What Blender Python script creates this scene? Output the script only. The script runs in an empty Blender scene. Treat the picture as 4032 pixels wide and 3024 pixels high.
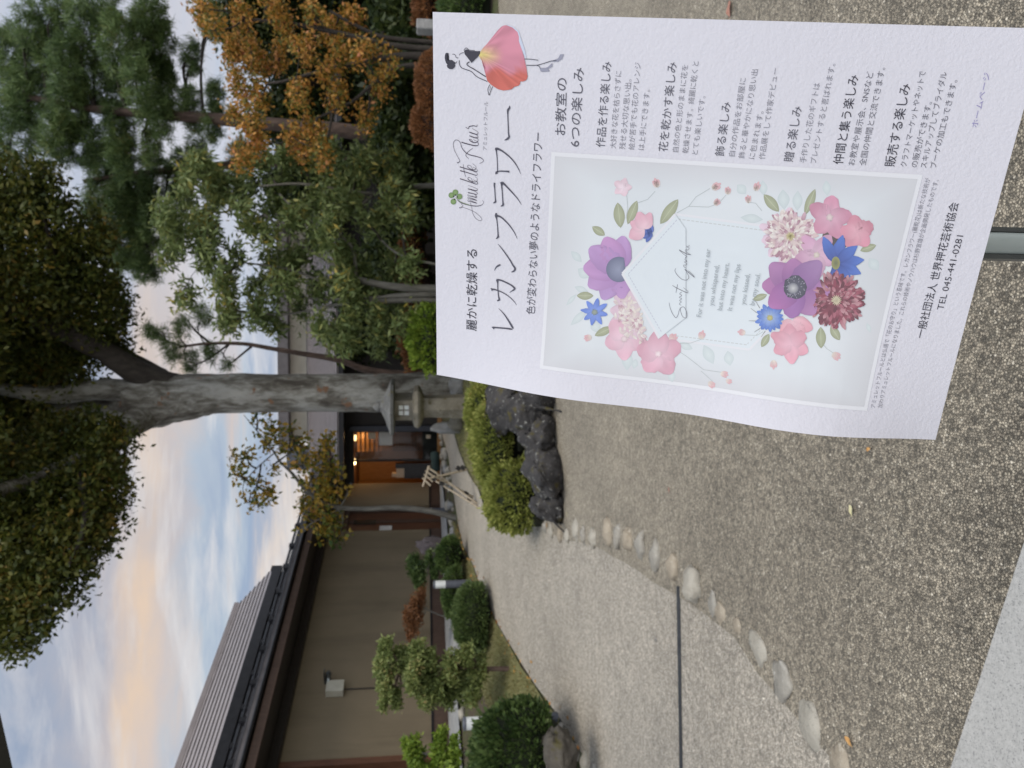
import bpy, bmesh, math, random
import numpy as np
from mathutils import Vector, Matrix, noise
from mathutils.geometry import delaunay_2d_cdt
random.seed(7); rng = np.random.default_rng(11)
S = bpy.context.scene
COL = S.collection
# ------------------------------------------------------------------ camera
CAMZ = 1.45
PITCH = math.radians(6.74)
cp_, sp_ = math.cos(PITCH), math.sin(PITCH)
cam = bpy.data.cameras.new('camera'); camo = bpy.data.objects.new('camera', cam); COL.objects.link(camo)
cam.sensor_fit = 'HORIZONTAL'; cam.sensor_width = 36.0; cam.lens = 26.0
cam.clip_start = 0.02; cam.clip_end = 2000
down = Vector((0, -sp_, -cp_)); right = Vector((1, 0, 0)); back = Vector((0, -cp_, sp_))
camo.matrix_world = Matrix(((down.x, right.x, back.x, 0), (down.y, right.y, back.y, 0), (down.z, right.z, back.z, CAMZ), (0, 0, 0, 1)))
cam.dof.use_dof = True; cam.dof.focus_distance = 0.58; cam.dof.aperture_fstop = 15.0
S.camera = camo
# ------------------------------------------------------------------ exposure
S.view_settings.view_transform = 'Standard'; S.view_settings.look = 'None'
S.view_settings.exposure = 0.22; S.view_settings.gamma = 1.0
# ------------------------------------------------------------------ sky
SUN_EL, SUN_AZ = math.radians(58), math.radians(142)      # azimuth clockwise from +Y (the way the camera looks)
world = bpy.data.worlds.new('World'); S.world = world; world.use_nodes = True
nt = world.node_tree; nt.nodes.clear()
def wn(t, **k):
    n = nt.nodes.new(t)
    for a, b in k.items(): setattr(n, a, b)
    return n
def wl(a, b): nt.links.new(a, b)
def wmath(op, a, b=None, c=None):
    n = wn('ShaderNodeMath', operation=op)
    for i, x in enumerate((a, b, c)):
        if x is None: continue
        if isinstance(x, (int, float)): n.inputs[i].default_value = x
        else: wl(x, n.inputs[i])
    return n.outputs[0]
def lin(c):
    c = c / 255.0
    return c / 12.92 if c <= 0.04045 else ((c + 0.055) / 1.055) ** 2.4
def rgb(r, g, b): return (lin(r), lin(g), lin(b), 1.0)
tc = wn('ShaderNodeTexCoord'); sep = wn('ShaderNodeSeparateXYZ'); wl(tc.outputs['Generated'], sep.inputs[0])
zc = wmath('MAXIMUM', sep.outputs[2], 0.0)
den = wmath('ADD', zc, 0.16)
comb = wn('ShaderNodeCombineXYZ'); wl(wmath('DIVIDE', sep.outputs[0], den), comb.inputs[0]); wl(wmath('DIVIDE', sep.outputs[1], den), comb.inputs[1])
mp = wn('ShaderNodeMapping'); mp.inputs['Rotation'].default_value = (0, 0, math.radians(-14)); mp.inputs['Scale'].default_value = (0.75, 1.9, 1); mp.inputs['Location'].default_value = (3.1, 0.4, 0)
wl(comb.outputs[0], mp.inputs[0])
n1 = wn('ShaderNodeTexNoise'); n1.inputs['Scale'].default_value = 1.15; n1.inputs['Detail'].default_value = 7; n1.inputs['Roughness'].default_value = 0.56; n1.inputs['Distortion'].default_value = 0.6
wl(mp.outputs[0], n1.inputs['Vector'])
n2 = wn('ShaderNodeTexNoise'); n2.inputs['Scale'].default_value = 2.6; n2.inputs['Detail'].default_value = 8; n2.inputs['Roughness'].default_value = 0.6; n2.inputs['Distortion'].default_value = 0.35
wl(mp.outputs[0], n2.inputs['Vector'])
# banded cloud deck: height of a band wobbles with the noise
hh = wmath('ADD', wmath('ADD', sep.outputs[2], wmath('MULTIPLY', wmath('SUBTRACT', n1.outputs[0], 0.5), 0.26)), wmath('MULTIPLY', sep.outputs[0], 0.05))
rp = wn('ShaderNodeValToRGB'); wl(hh, rp.inputs[0])
els = [(0.0, (205, 203, 208)), (0.12, (255, 252, 248)), (0.155, (246, 230, 216)), (0.185, (186, 193, 209)), (0.215, (166, 184, 210)),
       (0.25, (200, 212, 224)), (0.282, (230, 214, 204)), (0.31, (248, 220, 192)), (0.345, (216, 206, 204)), (0.40, (164, 178, 201)), (0.50, (166, 184, 207)), (0.62, (176, 194, 214)), (1.0, (186, 200, 218))]
rp.color_ramp.elements[0].position = els[0][0]; rp.color_ramp.elements[0].color = rgb(*els[0][1])
rp.color_ramp.elements[1].position = els[-1][0]; rp.color_ramp.elements[1].color = rgb(*els[-1][1])
for p_, c_ in els[1:-1]:
    e_ = rp.color_ramp.elements.new(p_); e_.color = rgb(*c_)
wisp = wn('ShaderNodeMapRange'); wisp.inputs[1].default_value = 0.50; wisp.inputs[2].default_value = 0.70; wl(n2.outputs[0], wisp.inputs[0])
n3 = wn('ShaderNodeTexNoise'); n3.inputs['Scale'].default_value = 0.9; n3.inputs['Detail'].default_value = 9; n3.inputs['Roughness'].default_value = 0.62; n3.inputs['Distortion'].default_value = 0.4; wl(comb.outputs[0], n3.inputs['Vector'])
brk = wn('ShaderNodeMapRange', interpolation_type='SMOOTHSTEP'); brk.inputs[1].default_value = 0.40; brk.inputs[2].default_value = 0.64; wl(n3.outputs[0], brk.inputs[0])
veil = wn('ShaderNodeMix', data_type='RGBA'); wl(wmath('MULTIPLY', brk.outputs[0], 0.45), veil.inputs['Factor']); wl(rp.outputs[0], veil.inputs['A']); veil.inputs['B'].default_value = rgb(176, 190, 211)
mixw = wn('ShaderNodeMix', data_type='RGBA'); wl(wmath('MULTIPLY', wisp.outputs[0], 0.85), mixw.inputs['Factor']); wl(veil.outputs['Result'], mixw.inputs['A']); mixw.inputs['B'].default_value = rgb(244, 241, 240)
# towards the right the deck thins into pale lavender white
rt = wn('ShaderNodeMapRange', interpolation_type='SMOOTHSTEP'); rt.inputs[1].default_value = -0.02; rt.inputs[2].default_value = 0.22; rt.inputs[3].default_value = 0.0; rt.inputs[4].default_value = 0.8; wl(wmath('ADD', sep.outputs[0], wmath('MULTIPLY', wmath('SUBTRACT', n1.outputs[0], 0.5), 0.3)), rt.inputs[0])
pale = wn('ShaderNodeMix', data_type='RGBA'); wl(n2.outputs[0], pale.inputs['Factor']); pale.inputs['A'].default_value = rgb(190, 208, 232); pale.inputs['B'].default_value = rgb(236, 232, 238)
mixr = wn('ShaderNodeMix', data_type='RGBA'); wl(rt.outputs[0], mixr.inputs['Factor']); wl(mixw.outputs['Result'], mixr.inputs['A']); wl(pale.outputs['Result'], mixr.inputs['B'])
# the sky behind and above the viewer is brightened, added to light the scene
yb = wn('ShaderNodeMapRange'); yb.inputs[1].default_value = 0.45; yb.inputs[2].default_value = -0.7; yb.inputs[3].default_value = 0.80; yb.inputs[4].default_value = 1.55
wl(wmath('SUBTRACT', sep.outputs[1], wmath('MULTIPLY', zc, 0.55)), yb.inputs[0])
gain = wn('ShaderNodeVectorMath', operation='SCALE'); wl(mixr.outputs['Result'], gain.inputs[0]); wl(yb.outputs[0], gain.inputs['Scale'])
bg1 = wn('ShaderNodeBackground'); wl(gain.outputs[0], bg1.inputs[0]); bg1.inputs[1].default_value = 1.0
sky = wn('ShaderNodeTexSky', sky_type='NISHITA'); sky.sun_disc = False; sky.sun_elevation = SUN_EL; sky.sun_rotation = SUN_AZ
bg2 = wn('ShaderNodeBackground'); wl(sky.outputs[0], bg2.inputs[0]); bg2.inputs[1].default_value = 0.08
mxs = wn('ShaderNodeMixShader'); mxs.inputs[0].default_value = 0.88; wl(bg2.outputs[0], mxs.inputs[1]); wl(bg1.outputs[0], mxs.inputs[2])
wo = wn('ShaderNodeOutputWorld'); wl(mxs.outputs[0], wo.inputs[0])
# ------------------------------------------------------------------ sun behind thin cloud
sl = bpy.data.lights.new('sun', 'SUN'); sl.energy = 1.5; sl.angle = math.radians(35); sl.color = (1.0, 0.90, 0.76)
so = bpy.data.objects.new('sun', sl); COL.objects.link(so)
sd = Vector((math.sin(SUN_AZ) * math.cos(SUN_EL), math.cos(SUN_AZ) * math.cos(SUN_EL), math.sin(SUN_EL)))
so.rotation_euler = sd.to_track_quat('Z', 'Y').to_euler()

# ================================================================== helpers
FPX = 2912.0
def ray(u, v):
    r, up, f = u - 1512.0, 2016.0 - v, FPX
    return Vector((r, f * cp_ + up * sp_, -f * sp_ + up * cp_))
def W(u, v, Y):
    d = ray(u, v); return Vector((0, 0, CAMZ)) + d * (Y / d.y)
def SRC(x, y, Y): return W(3024 - y, x, Y)
def sstep(a, b, x):
    t = min(1, max(0, (x - a) / (b - a))); return t * t * (3 - 2 * t)
DT = [(-50, 1.45), (4, 1.45), (5.5, 1.40), (7, 1.28), (8.5, 1.10), (10, .94), (11.5, .80), (13.3, .72), (15, .68), (17, .63), (18.5, .55), (20, .45), (22, .42), (300, .42)]
_xs = [a for a, b in DT]; _ys = [b for a, b in DT]
def D0(y): return sum(float(np.interp(y + o, _xs, _ys)) for o in (-.6, -.3, 0, .3, .6)) / 5
wd = Vector((math.sin(math.radians(22.1)), math.cos(math.radians(22.1)), 0)); wnrm = Vector((wd.y, -wd.x, 0))
# left edge of the path as x(y)
_e = []
for u, v in ((-320, 2470), (47, 2300), (195, 2209), (325, 2111), (492, 2006), (571, 1959), (662, 1916), (800, 1865), (879, 1825), (952, 1807), (1102, 1783), (1239, 1764), (1330, 1737)):
    d = ray(u, v); k = -d.z / d.y; y = 8.0
    for _ in range(60): y = y * .6 + .4 * D0(y) / k
    _e.append((y, d.x / d.y * y))
_e.sort(); EY = [a for a, b in _e]; EX = [b for a, b in _e]
def edge_x(y): return float(np.interp(y, EY, EX))
def gz(x, y):
    D = D0(y)
    if x < edge_x(y) and y > 3.2:
        s = wnrm.x * x + wnrm.y * y; se = wnrm.x * edge_x(y) + wnrm.y * y
        t = (se - s) / max(0.8, se + 9.55)
        tt = min(1, max(0, t / .95)); D = D + (0.43 - D) * (.55 * tt + .45 * tt * tt * (3 - 2 * tt)) * sstep(3.2, 5.5, y)
    return CAMZ - D
def G(u, v, dz=0.0):
    d = ray(u, v); lo, hi = 0.3, 60.0
    f = lambda Y: CAMZ + d.z / d.y * Y - gz(d.x / d.y * Y, Y)
    Y = lo
    while Y < hi and f(Y) > 0: Y += 0.05
    a, b = Y - .05, Y
    for _ in range(20):
        m = (a + b) / 2
        if f(m) > 0: a = m
        else: b = m
    p = W(u, v, b); p.z += dz; return p
def on(x, y, dz=0): return Vector((x, y, gz(x, y) + dz))

# ---------------- materials
MATS = {}
class NB:
    def __init__(s, name):
        s.m = bpy.data.materials.new(name); s.m.use_nodes = True; s.t = s.m.node_tree; s.t.nodes.clear()
        s.out = s.t.nodes.new('ShaderNodeOutputMaterial'); s.b = s.t.nodes.new('ShaderNodeBsdfPrincipled'); s.t.links.new(s.b.outputs[0], s.out.inputs[0])
        s.tc = s.t.nodes.new('ShaderNodeTexCoord')
        MATS[name] = s.m
    def n(s, t, ins=None, **k):
        n = s.t.nodes.new(t)
        for a, b in k.items(): setattr(n, a, b)
        for a, b in (ins or {}).items():
            if hasattr(b, 'is_linked') or isinstance(b, bpy.types.NodeSocket): s.t.links.new(b, n.inputs[a])
            else: n.inputs[a].default_value = b
        return n
    def set(s, **k):
        for a, b in k.items():
            a = a.replace('_', ' ')
            if isinstance(b, bpy.types.NodeSocket): s.t.links.new(b, s.b.inputs[a])
            else: s.b.inputs[a].default_value = b
    def coord(s, scale=(1, 1, 1), kind='Object'):
        return s.n('ShaderNodeMapping', {'Vector': s.tc.outputs[kind], 'Scale': scale}).outputs[0]
    def noise(s, scale, detail=4, vec=None, rough=.55, dist=0):
        return s.n('ShaderNodeTexNoise', {'Vector': vec or s.tc.outputs['Object'], 'Scale': scale, 'Detail': detail, 'Roughness': rough, 'Distortion': dist}).outputs[0]
    def ramp(s, fac, stops, interp='LINEAR'):
        r = s.n('ShaderNodeValToRGB', {'Fac': fac}); cr = r.color_ramp; cr.interpolation = interp
        cr.elements[0].position, cr.elements[0].color = stops[0][0], tuple(stops[0][1]) + (1,)
        cr.elements[1].position, cr.elements[1].color = stops[-1][0], tuple(stops[-1][1]) + (1,)
        for p, c in stops[1:-1]:
            e = cr.elements.new(p); e.color = tuple(c) + (1,)
        return r.outputs[0]
    def mix(s, f, a, b, mode='MIX'):
        m = s.n('ShaderNodeMix', data_type='RGBA', blend_type=mode)
        for nm, x in (('Factor', f), ('A', a), ('B', b)):
            if isinstance(x, bpy.types.NodeSocket): s.t.links.new(x, m.inputs[nm])
            else: m.inputs[nm].default_value = x if nm == 'Factor' else (tuple(x) + (1,))[:4]
        return m.outputs['Result']
    def math(s, op, a, b=0.0):
        return s.n('ShaderNodeMath', {0: a, 1: b}, operation=op).outputs[0]
    def bump(s, h, strength=.4, dist=.01):
        s.t.links.new(s.n('ShaderNodeBump', {'Height': h, 'Strength': strength, 'Distance': dist}).outputs[0], s.b.inputs['Normal'])
def plain(name, c1, c2, scale=6, rough=.7, bump=.2, bd=.005, metal=0.0, detail=5, stretch=(1, 1, 1)):
    m = NB(name); v = m.coord(stretch); f = m.noise(scale, detail, v)
    m.set(Base_Color=m.ramp(f, [(.3, c1), (.7, c2)]), Roughness=rough, Metallic=metal)
    m.bump(m.noise(scale * 6, 4, v), bump, bd); return m.m
def pebbles(name, scale, stops, gap, far=(.2, .2, .2), bd=.006, patch=(.75, 1.15), far_gap=None):
    m = NB(name); v = m.tc.outputs['Object']
    vo = m.n('ShaderNodeTexVoronoi', {'Vector': v, 'Scale': scale, 'Randomness': 1.0}, voronoi_dimensions='3D')
    ve = m.n('ShaderNodeTexVoronoi', {'Vector': v, 'Scale': scale, 'Randomness': 1.0}, voronoi_dimensions='3D', feature='DISTANCE_TO_EDGE')
    sx = m.n('ShaderNodeSeparateColor', {'Color': vo.outputs['Color']})
    col = m.ramp(sx.outputs[0], stops)
    e = m.n('ShaderNodeMapRange', {'Value': ve.outputs[0], 1: 0.02, 2: 0.16}).outputs[0]
    if far_gap:   # gaps painted lighter farther out, imitating shaded gaps hidden at a grazing view
        wy = m.n('ShaderNodeSeparateXYZ', {'Vector': v}).outputs[1]
        wf = m.n('ShaderNodeMapRange', {'Value': m.math('ADD', wy, m.math('MULTIPLY', m.noise(.9, 5), 1.6)), 1: 2.4, 2: 5.4}).outputs[0]
        gapc = m.mix(wf, gap, far_gap)
    else: gapc = gap
    col = m.mix(e, gapc, col)
    big = m.noise(1.3, 6); mid = m.noise(7, 5)
    f = m.math('ADD', m.math('MULTIPLY', big, .7), m.math('MULTIPLY', mid, .5))
    k = m.n('ShaderNodeMapRange', {'Value': f, 1: .38, 2: .82, 3: patch[0], 4: patch[1]}).outputs[0]
    gr = m.n('ShaderNodeMapRange', {'Value': m.math('ADD', m.math('MULTIPLY', m.noise(28, 3), .5), m.math('MULTIPLY', m.noise(62, 3), .5)), 1: .36, 2: .64, 3: .74, 4: 1.26}).outputs[0]
    k = m.math('MULTIPLY', k, gr)
    kc = m.n('ShaderNodeCombineColor', {0: m.math('MULTIPLY', k, 1.09), 1: m.math('MULTIPLY', k, 1.05), 2: m.math('MULTIPLY', k, .98)}).outputs[0]
    m.set(Base_Color=m.mix(1.0, col, kc, 'MULTIPLY'), Roughness=.72)
    m.bump(m.math('MULTIPLY', e, m.math('ADD', sx.outputs[1], .5)), .8, bd)
    return m.m
gravelM = pebbles('gravel_mat', 135, [(0, (.12, .113, .096)), (.25, (.222, .203, .164)), (.5, (.33, .30, .245)), (.75, (.415, .37, .295)), (.95, (.50, .46, .37)), (1, (.66, .62, .53))], (.085, .075, .06), patch=(.74, 1.16), far_gap=(.33, .30, .25))
pathM = pebbles('path_mat', 140, [(0, (.25, .235, .205)), (.3, (.43, .40, .35)), (.6, (.56, .52, .455)), (.9, (.66, .62, .55)), (1, (.78, .76, .70))], (.20, .188, .165), patch=(.78, 1.15), bd=.003)
m = NB('soil_mat'); f = m.noise(2.2, 7); g = m.noise(30, 5)
m.set(Base_Color=m.mix(m.n('ShaderNodeMapRange', {'Value': f, 1: .42, 2: .6}).outputs[0], m.ramp(g, [(.3, (.05, .038, .026)), (.7, (.11, .085, .055))]), m.ramp(g, [(.3, (.035, .05, .012)), (.7, (.09, .11, .03))])), Roughness=.95); m.bump(g, .6, .03)
m = NB('lawn_mat'); f = m.noise(1.6, 6); g = m.noise(60, 4)
m.set(Base_Color=m.mix(f, m.ramp(g, [(.3, (.15, .13, .055)), (.7, (.27, .25, .12))]), m.ramp(g, [(.3, (.10, .12, .03)), (.7, (.20, .20, .07))])), Roughness=.95); m.bump(g, .8, .02)
m = NB('granite_slab_mat'); a = m.noise(260, 3); b = m.noise(90, 3); c = m.noise(2, 4)
m.set(Base_Color=m.mix(m.n('ShaderNodeMapRange', {'Value': a, 1: .32, 2: .44}).outputs[0], (.14, .14, .14), m.ramp(m.math('ADD', m.math('MULTIPLY', b, .6), m.math('MULTIPLY', c, .4)), [(.35, (.35, .345, .32)), (.65, (.47, .46, .43))])), Roughness=.6); m.bump(a, .25, .002)
def rockmat(name, c1, c2, lich, amt=.62, moss=None):
    m = NB(name); f = m.noise(5, 8, rough=.65); g = m.noise(22, 6, rough=.7); h = m.noise(9, 5)
    col = m.ramp(f, [(.3, c1), (.7, c2)])
    col = m.mix(m.n('ShaderNodeMapRange', {'Value': g, 1: amt, 2: amt + .08}).outputs[0], col, lich)
    if moss: col = m.mix(m.n('ShaderNodeMapRange', {'Value': h, 1: .58, 2: .68}).outputs[0], col, moss)
    m.set(Base_Color=col, Roughness=.85); m.bump(m.math('ADD', f, m.math('MULTIPLY', g, .5)), .8, .03); return m.m
rockmat('lava_rock', (.012, .0115, .012), (.062, .057, .054), (.30, .30, .27), .585, (.07, .058, .014))
rockmat('boulder', (.045, .04, .032), (.10, .088, .068), (.3, .29, .26), .7, (.07, .06, .015))
rockmat('cobble_light', (.26, .24, .195), (.47, .44, .37), (.20, .19, .16), .6)
rockmat('cobble_grey', (.19, .178, .15), (.40, .375, .32), (.5, .475, .42), .6)
rockmat('cobble_tan', (.22, .185, .135), (.44, .38, .29), (.5, .46, .37), .6)
rockmat('standing_stone_mat', (.06, .05, .055), (.13, .11, .115), (.2, .19, .18), .7)
rockmat('lantern_stone', (.13, .115, .085), (.27, .245, .19), (.33, .32, .28), .6, (.10, .085, .04))
rockmat('lantern_roof_stone', (.10, .10, .095), (.22, .22, .21), (.32, .33, .31), .6, (.13, .12, .07))
rockmat('grey_stone', (.19, .19, .185), (.34, .34, .33), (.45, .45, .43), .66)
m = NB('big_bark'); v = m.coord((1, 1, .35)); f = m.noise(2.6, 8, v, .62, .4); g = m.noise(11, 6, v, .65)
f2 = m.noise(7.5, 9, v, .7, .6)
col = m.ramp(m.math('ADD', m.math('MULTIPLY', f, .55), m.math('MULTIPLY', f2, .45)), [(.40, (.06, .05, .038)), (.46, (.15, .138, .112)), (.51, (.27, .262, .225)), (.56, (.42, .415, .375))])
col = m.mix(m.n('ShaderNodeMapRange', {'Value': m.noise(4.3, 3), 1: .64, 2: .70}).outputs[0], col, (.24, .12, .06))
m.set(Base_Color=m.mix(m.math('MULTIPLY', g, .5), col, (.09, .083, .07)), Roughness=.9); m.bump(m.math('ADD', f, g), 1.0, .06)
plain('bark_grey', (.09, .085, .07), (.22, .21, .18), 14, .9, .8, .02, stretch=(1, 1, .25))
plain('bark_brown', (.05, .032, .024), (.15, .10, .075), 14, .9, .9, .03, stretch=(1, 1, .25))
plain('bark_dark', (.025, .02, .016), (.06, .05, .04), 14, .9, .8, .02, stretch=(1, 1, .25))
m = NB('plaster'); f = m.noise(1.2, 5); g = m.noise(160, 3); st = m.n('ShaderNodeMapRange', {'Value': m.noise(2.2, 6, m.coord((1, 1, .12)), .6, .3), 1: .48, 2: .72, 3: 0.0, 4: .55}).outputs[0]
m.set(Base_Color=m.mix(st, m.ramp(m.math('ADD', m.math('MULTIPLY', f, .6), m.math('MULTIPLY', g, .4)), [(.3, (.178, .142, .088)), (.7, (.238, .19, .122))]), (.115, .09, .056)), Roughness=.95); m.bump(g, .35, .004)
plain('wood_brown', (.055, .032, .022), (.11, .068, .048), 9, .6, .35, .004, stretch=(6, 6, .6))
plain('wood_red', (.085, .036, .02), (.15, .068, .036), 7, .45, .3, .004, stretch=(6, 6, .6))
plain('wood_warm', (.26, .125, .035), (.38, .195, .06), 8, .45, .2, .004, stretch=(5, 5, .6))
plain('wood_dark', (.014, .011, .009), (.03, .023, .018), 9, .6, .3, .004, stretch=(6, 6, .6))
plain('black_metal', (.008, .008, .010), (.02, .02, .023), 8, .4, .1, .002)
plain('navy_metal', (.010, .014, .026), (.022, .028, .048), 8, .4, .1, .002)
plain('roof_metal', (.30, .265, .262), (.38, .34, .335), 3, .5, .08, .001, metal=.1, stretch=(1, 1, 3))
plain('lap_shadow', (.02, .018, .019), (.035, .03, .032), 6, .6, .1, .002)  # dark tone for the shadow lines painted onto the roof laps
plain('roof_metal_dark', (.085, .078, .080), (.14, .13, .132), 4, .7, .1, .001, metal=0)
plain('concrete', (.26, .27, .275), (.38, .39, .39), 5, .9, .3, .004)
plain('cream_wall', (.5, .46, .37), (.6, .56, .46), 4, .9, .1, .002)
plain('steel', (.38, .43, .41), (.46, .51, .49), 20, .38, .05, .001, metal=.3)
plain('steel_dark', (.10, .11, .11), (.14, .15, .15), 20, .35, .05, .001, metal=.6)
plain('lamp_shade_mat', (.62, .64, .62), (.72, .74, .72), 4, .4, .02, .001)
plain('bollard_grey', (.055, .06, .075), (.085, .092, .11), 10, .5, .08, .001)
plain('teal_cloth', (.018, .04, .04), (.035, .065, .063), 30, .85, .3, .003)
plain('bamboo', (.27, .215, .145), (.42, .35, .255), 10, .5, .2, .002, stretch=(3, 3, .5))
plain('rope', (.012, .011, .010), (.03, .027, .024), 60, .9, .4, .003)
plain('white_paint', (.7, .7, .68), (.78, .78, .76), 8, .6, .05, .001)
plain('notice', (.62, .61, .57), (.70, .69, .65), 5, .8, .05, .001)
plain('box_plastic', (.42, .40, .32), (.52, .50, .41), 6, .5, .05, .001)
plain('skin_plaster', (.6, .5, .36), (.7, .6, .46), 6, .7, .05, .001)
plain('litter_mat', (.35, .13, .03), (.62, .38, .10), 9, .8, .1, .002)
plain('leaf_yellow', (.55, .50, .26), (.68, .63, .38), 60, .7, .2, .001)
plain('leaf_pink', (.30, .13, .09), (.46, .24, .17), 60, .7, .2, .001)
plain('leaf_orange', (.45, .20, .05), (.65, .40, .15), 60, .7, .2, .001)
plain('strip_rubber', (.02, .024, .028), (.045, .05, .055), 20, .4, .1, .001)
m = NB('glow'); m.set(Base_Color=(1, .8, .45, 1), Emission_Color=(1, .70, .30, 1), Emission_Strength=9.0)
m = NB('glass_dim'); m.set(Base_Color=(.03, .035, .033, 1), Roughness=.06, Alpha=.45)
m = NB('glass_pane'); m.set(Base_Color=(.05, .04, .03, 1), Roughness=.05)
m = NB('lantern_paper'); m.set(Base_Color=(.86, .9, .88, 1), Roughness=.5)
m = NB('paper_mat'); a = m.noise(420, 3); b = m.noise(150, 2)
m.set(Base_Color=(.645, .635, .68, 1), Roughness=.42); m.b.inputs['Specular IOR Level'].default_value = .5
m.bump(m.math('ADD', a, m.math('MULTIPLY', b, .8)), .28, .0012)
m = NB('ink_mat'); at = m.n('ShaderNodeAttribute', attribute_name='Col'); m.set(Base_Color=at.outputs['Color'], Roughness=.6); m.b.inputs['Specular IOR Level'].default_value = .25
def leafmat(name, stops, clump=None, trans=.3, scale=1.3, rough=.5):
    m = NB(name); gi = m.n('ShaderNodeNewGeometry'); nf = m.noise(scale, 3)
    f = m.math('ADD', m.math('MULTIPLY', gi.outputs['Random Per Island'], .62), m.math('MULTIPLY', m.n('ShaderNodeMapRange', {'Value': nf, 1: .3, 2: .7}).outputs[0], .38))
    col = m.ramp(f, stops); m.set(Base_Color=col, Roughness=rough); m.b.inputs['Specular IOR Level'].default_value = .3
    tr = m.n('ShaderNodeBsdfTranslucent', {'Color': col}); mx = m.n('ShaderNodeMixShader', {0: trans})
    m.t.links.new(m.b.outputs[0], mx.inputs[1]); m.t.links.new(tr.outputs[0], mx.inputs[2]); m.t.links.new(mx.outputs[0], m.out.inputs[0])
    return m.m
leafmat('leaf_big', [(.1, (.028, .046, .010)), (.5, (.078, .094, .017)), (.78, (.14, .135, .026)), (.94, (.26, .155, .03))])
leafmat('leaf_orange_tree', [(.1, (.07, .095, .02)), (.3, (.16, .15, .028)), (.5, (.36, .20, .035)), (.75, (.56, .27, .06)), (.95, (.60, .24, .14))], scale=2.2)
leafmat('leaf_green', [(.1, (.07, .105, .032)), (.45, (.15, .20, .068)), (.75, (.24, .28, .10)), (.95, (.40, .30, .05))])
leafmat('leaf_small_tree', [(.1, (.06, .11, .025)), (.35, (.17, .18, .03)), (.6, (.38, .25, .035)), (.8, (.52, .32, .05)), (.95, (.52, .22, .08))], scale=1.6)
leafmat('needle', [(.1, (.04, .075, .024)), (.5, (.105, .165, .052)), (.85, (.20, .27, .085)), (.97, (.24, .17, .05))], trans=.15)
leafmat('leaf_azalea', [(.1, (.12, .15, .025)), (.5, (.27, .30, .07)), (.85, (.42, .43, .12)), (.97, (.46, .34, .11))], scale=3)
leafmat('leaf_azalea_bright', [(.1, (.09, .15, .02)), (.5, (.18, .27, .035)), (.85, (.30, .38, .06))], scale=3)
leafmat('leaf_dark_shrub', [(.1, (.025, .05, .015)), (.5, (.07, .115, .032)), (.85, (.14, .20, .06)), (.97, (.24, .30, .12))], scale=3)
leafmat('leaf_juniper', [(.1, (.04, .07, .02)), (.5, (.09, .135, .04)), (.9, (.16, .21, .07))], scale=4, trans=.15)
leafmat('leaf_topiary', [(.1, (.09, .12, .035)), (.45, (.19, .24, .075)), (.8, (.31, .34, .12)), (.95, (.42, .29, .13))], scale=4)
leafmat('leaf_rust', [(.1, (.11, .05, .022)), (.5, (.22, .10, .04)), (.85, (.32, .14, .06)), (.97, (.14, .14, .04))], scale=4)
leafmat('leaf_back', [(.1, (.012, .024, .008)), (.5, (.035, .055, .016)), (.9, (.08, .10, .025))])
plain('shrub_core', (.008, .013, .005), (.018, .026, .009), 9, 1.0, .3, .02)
plain('rust_core', (.025, .012, .008), (.04, .02, .012), 9, 1.0, .3, .02)

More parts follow.
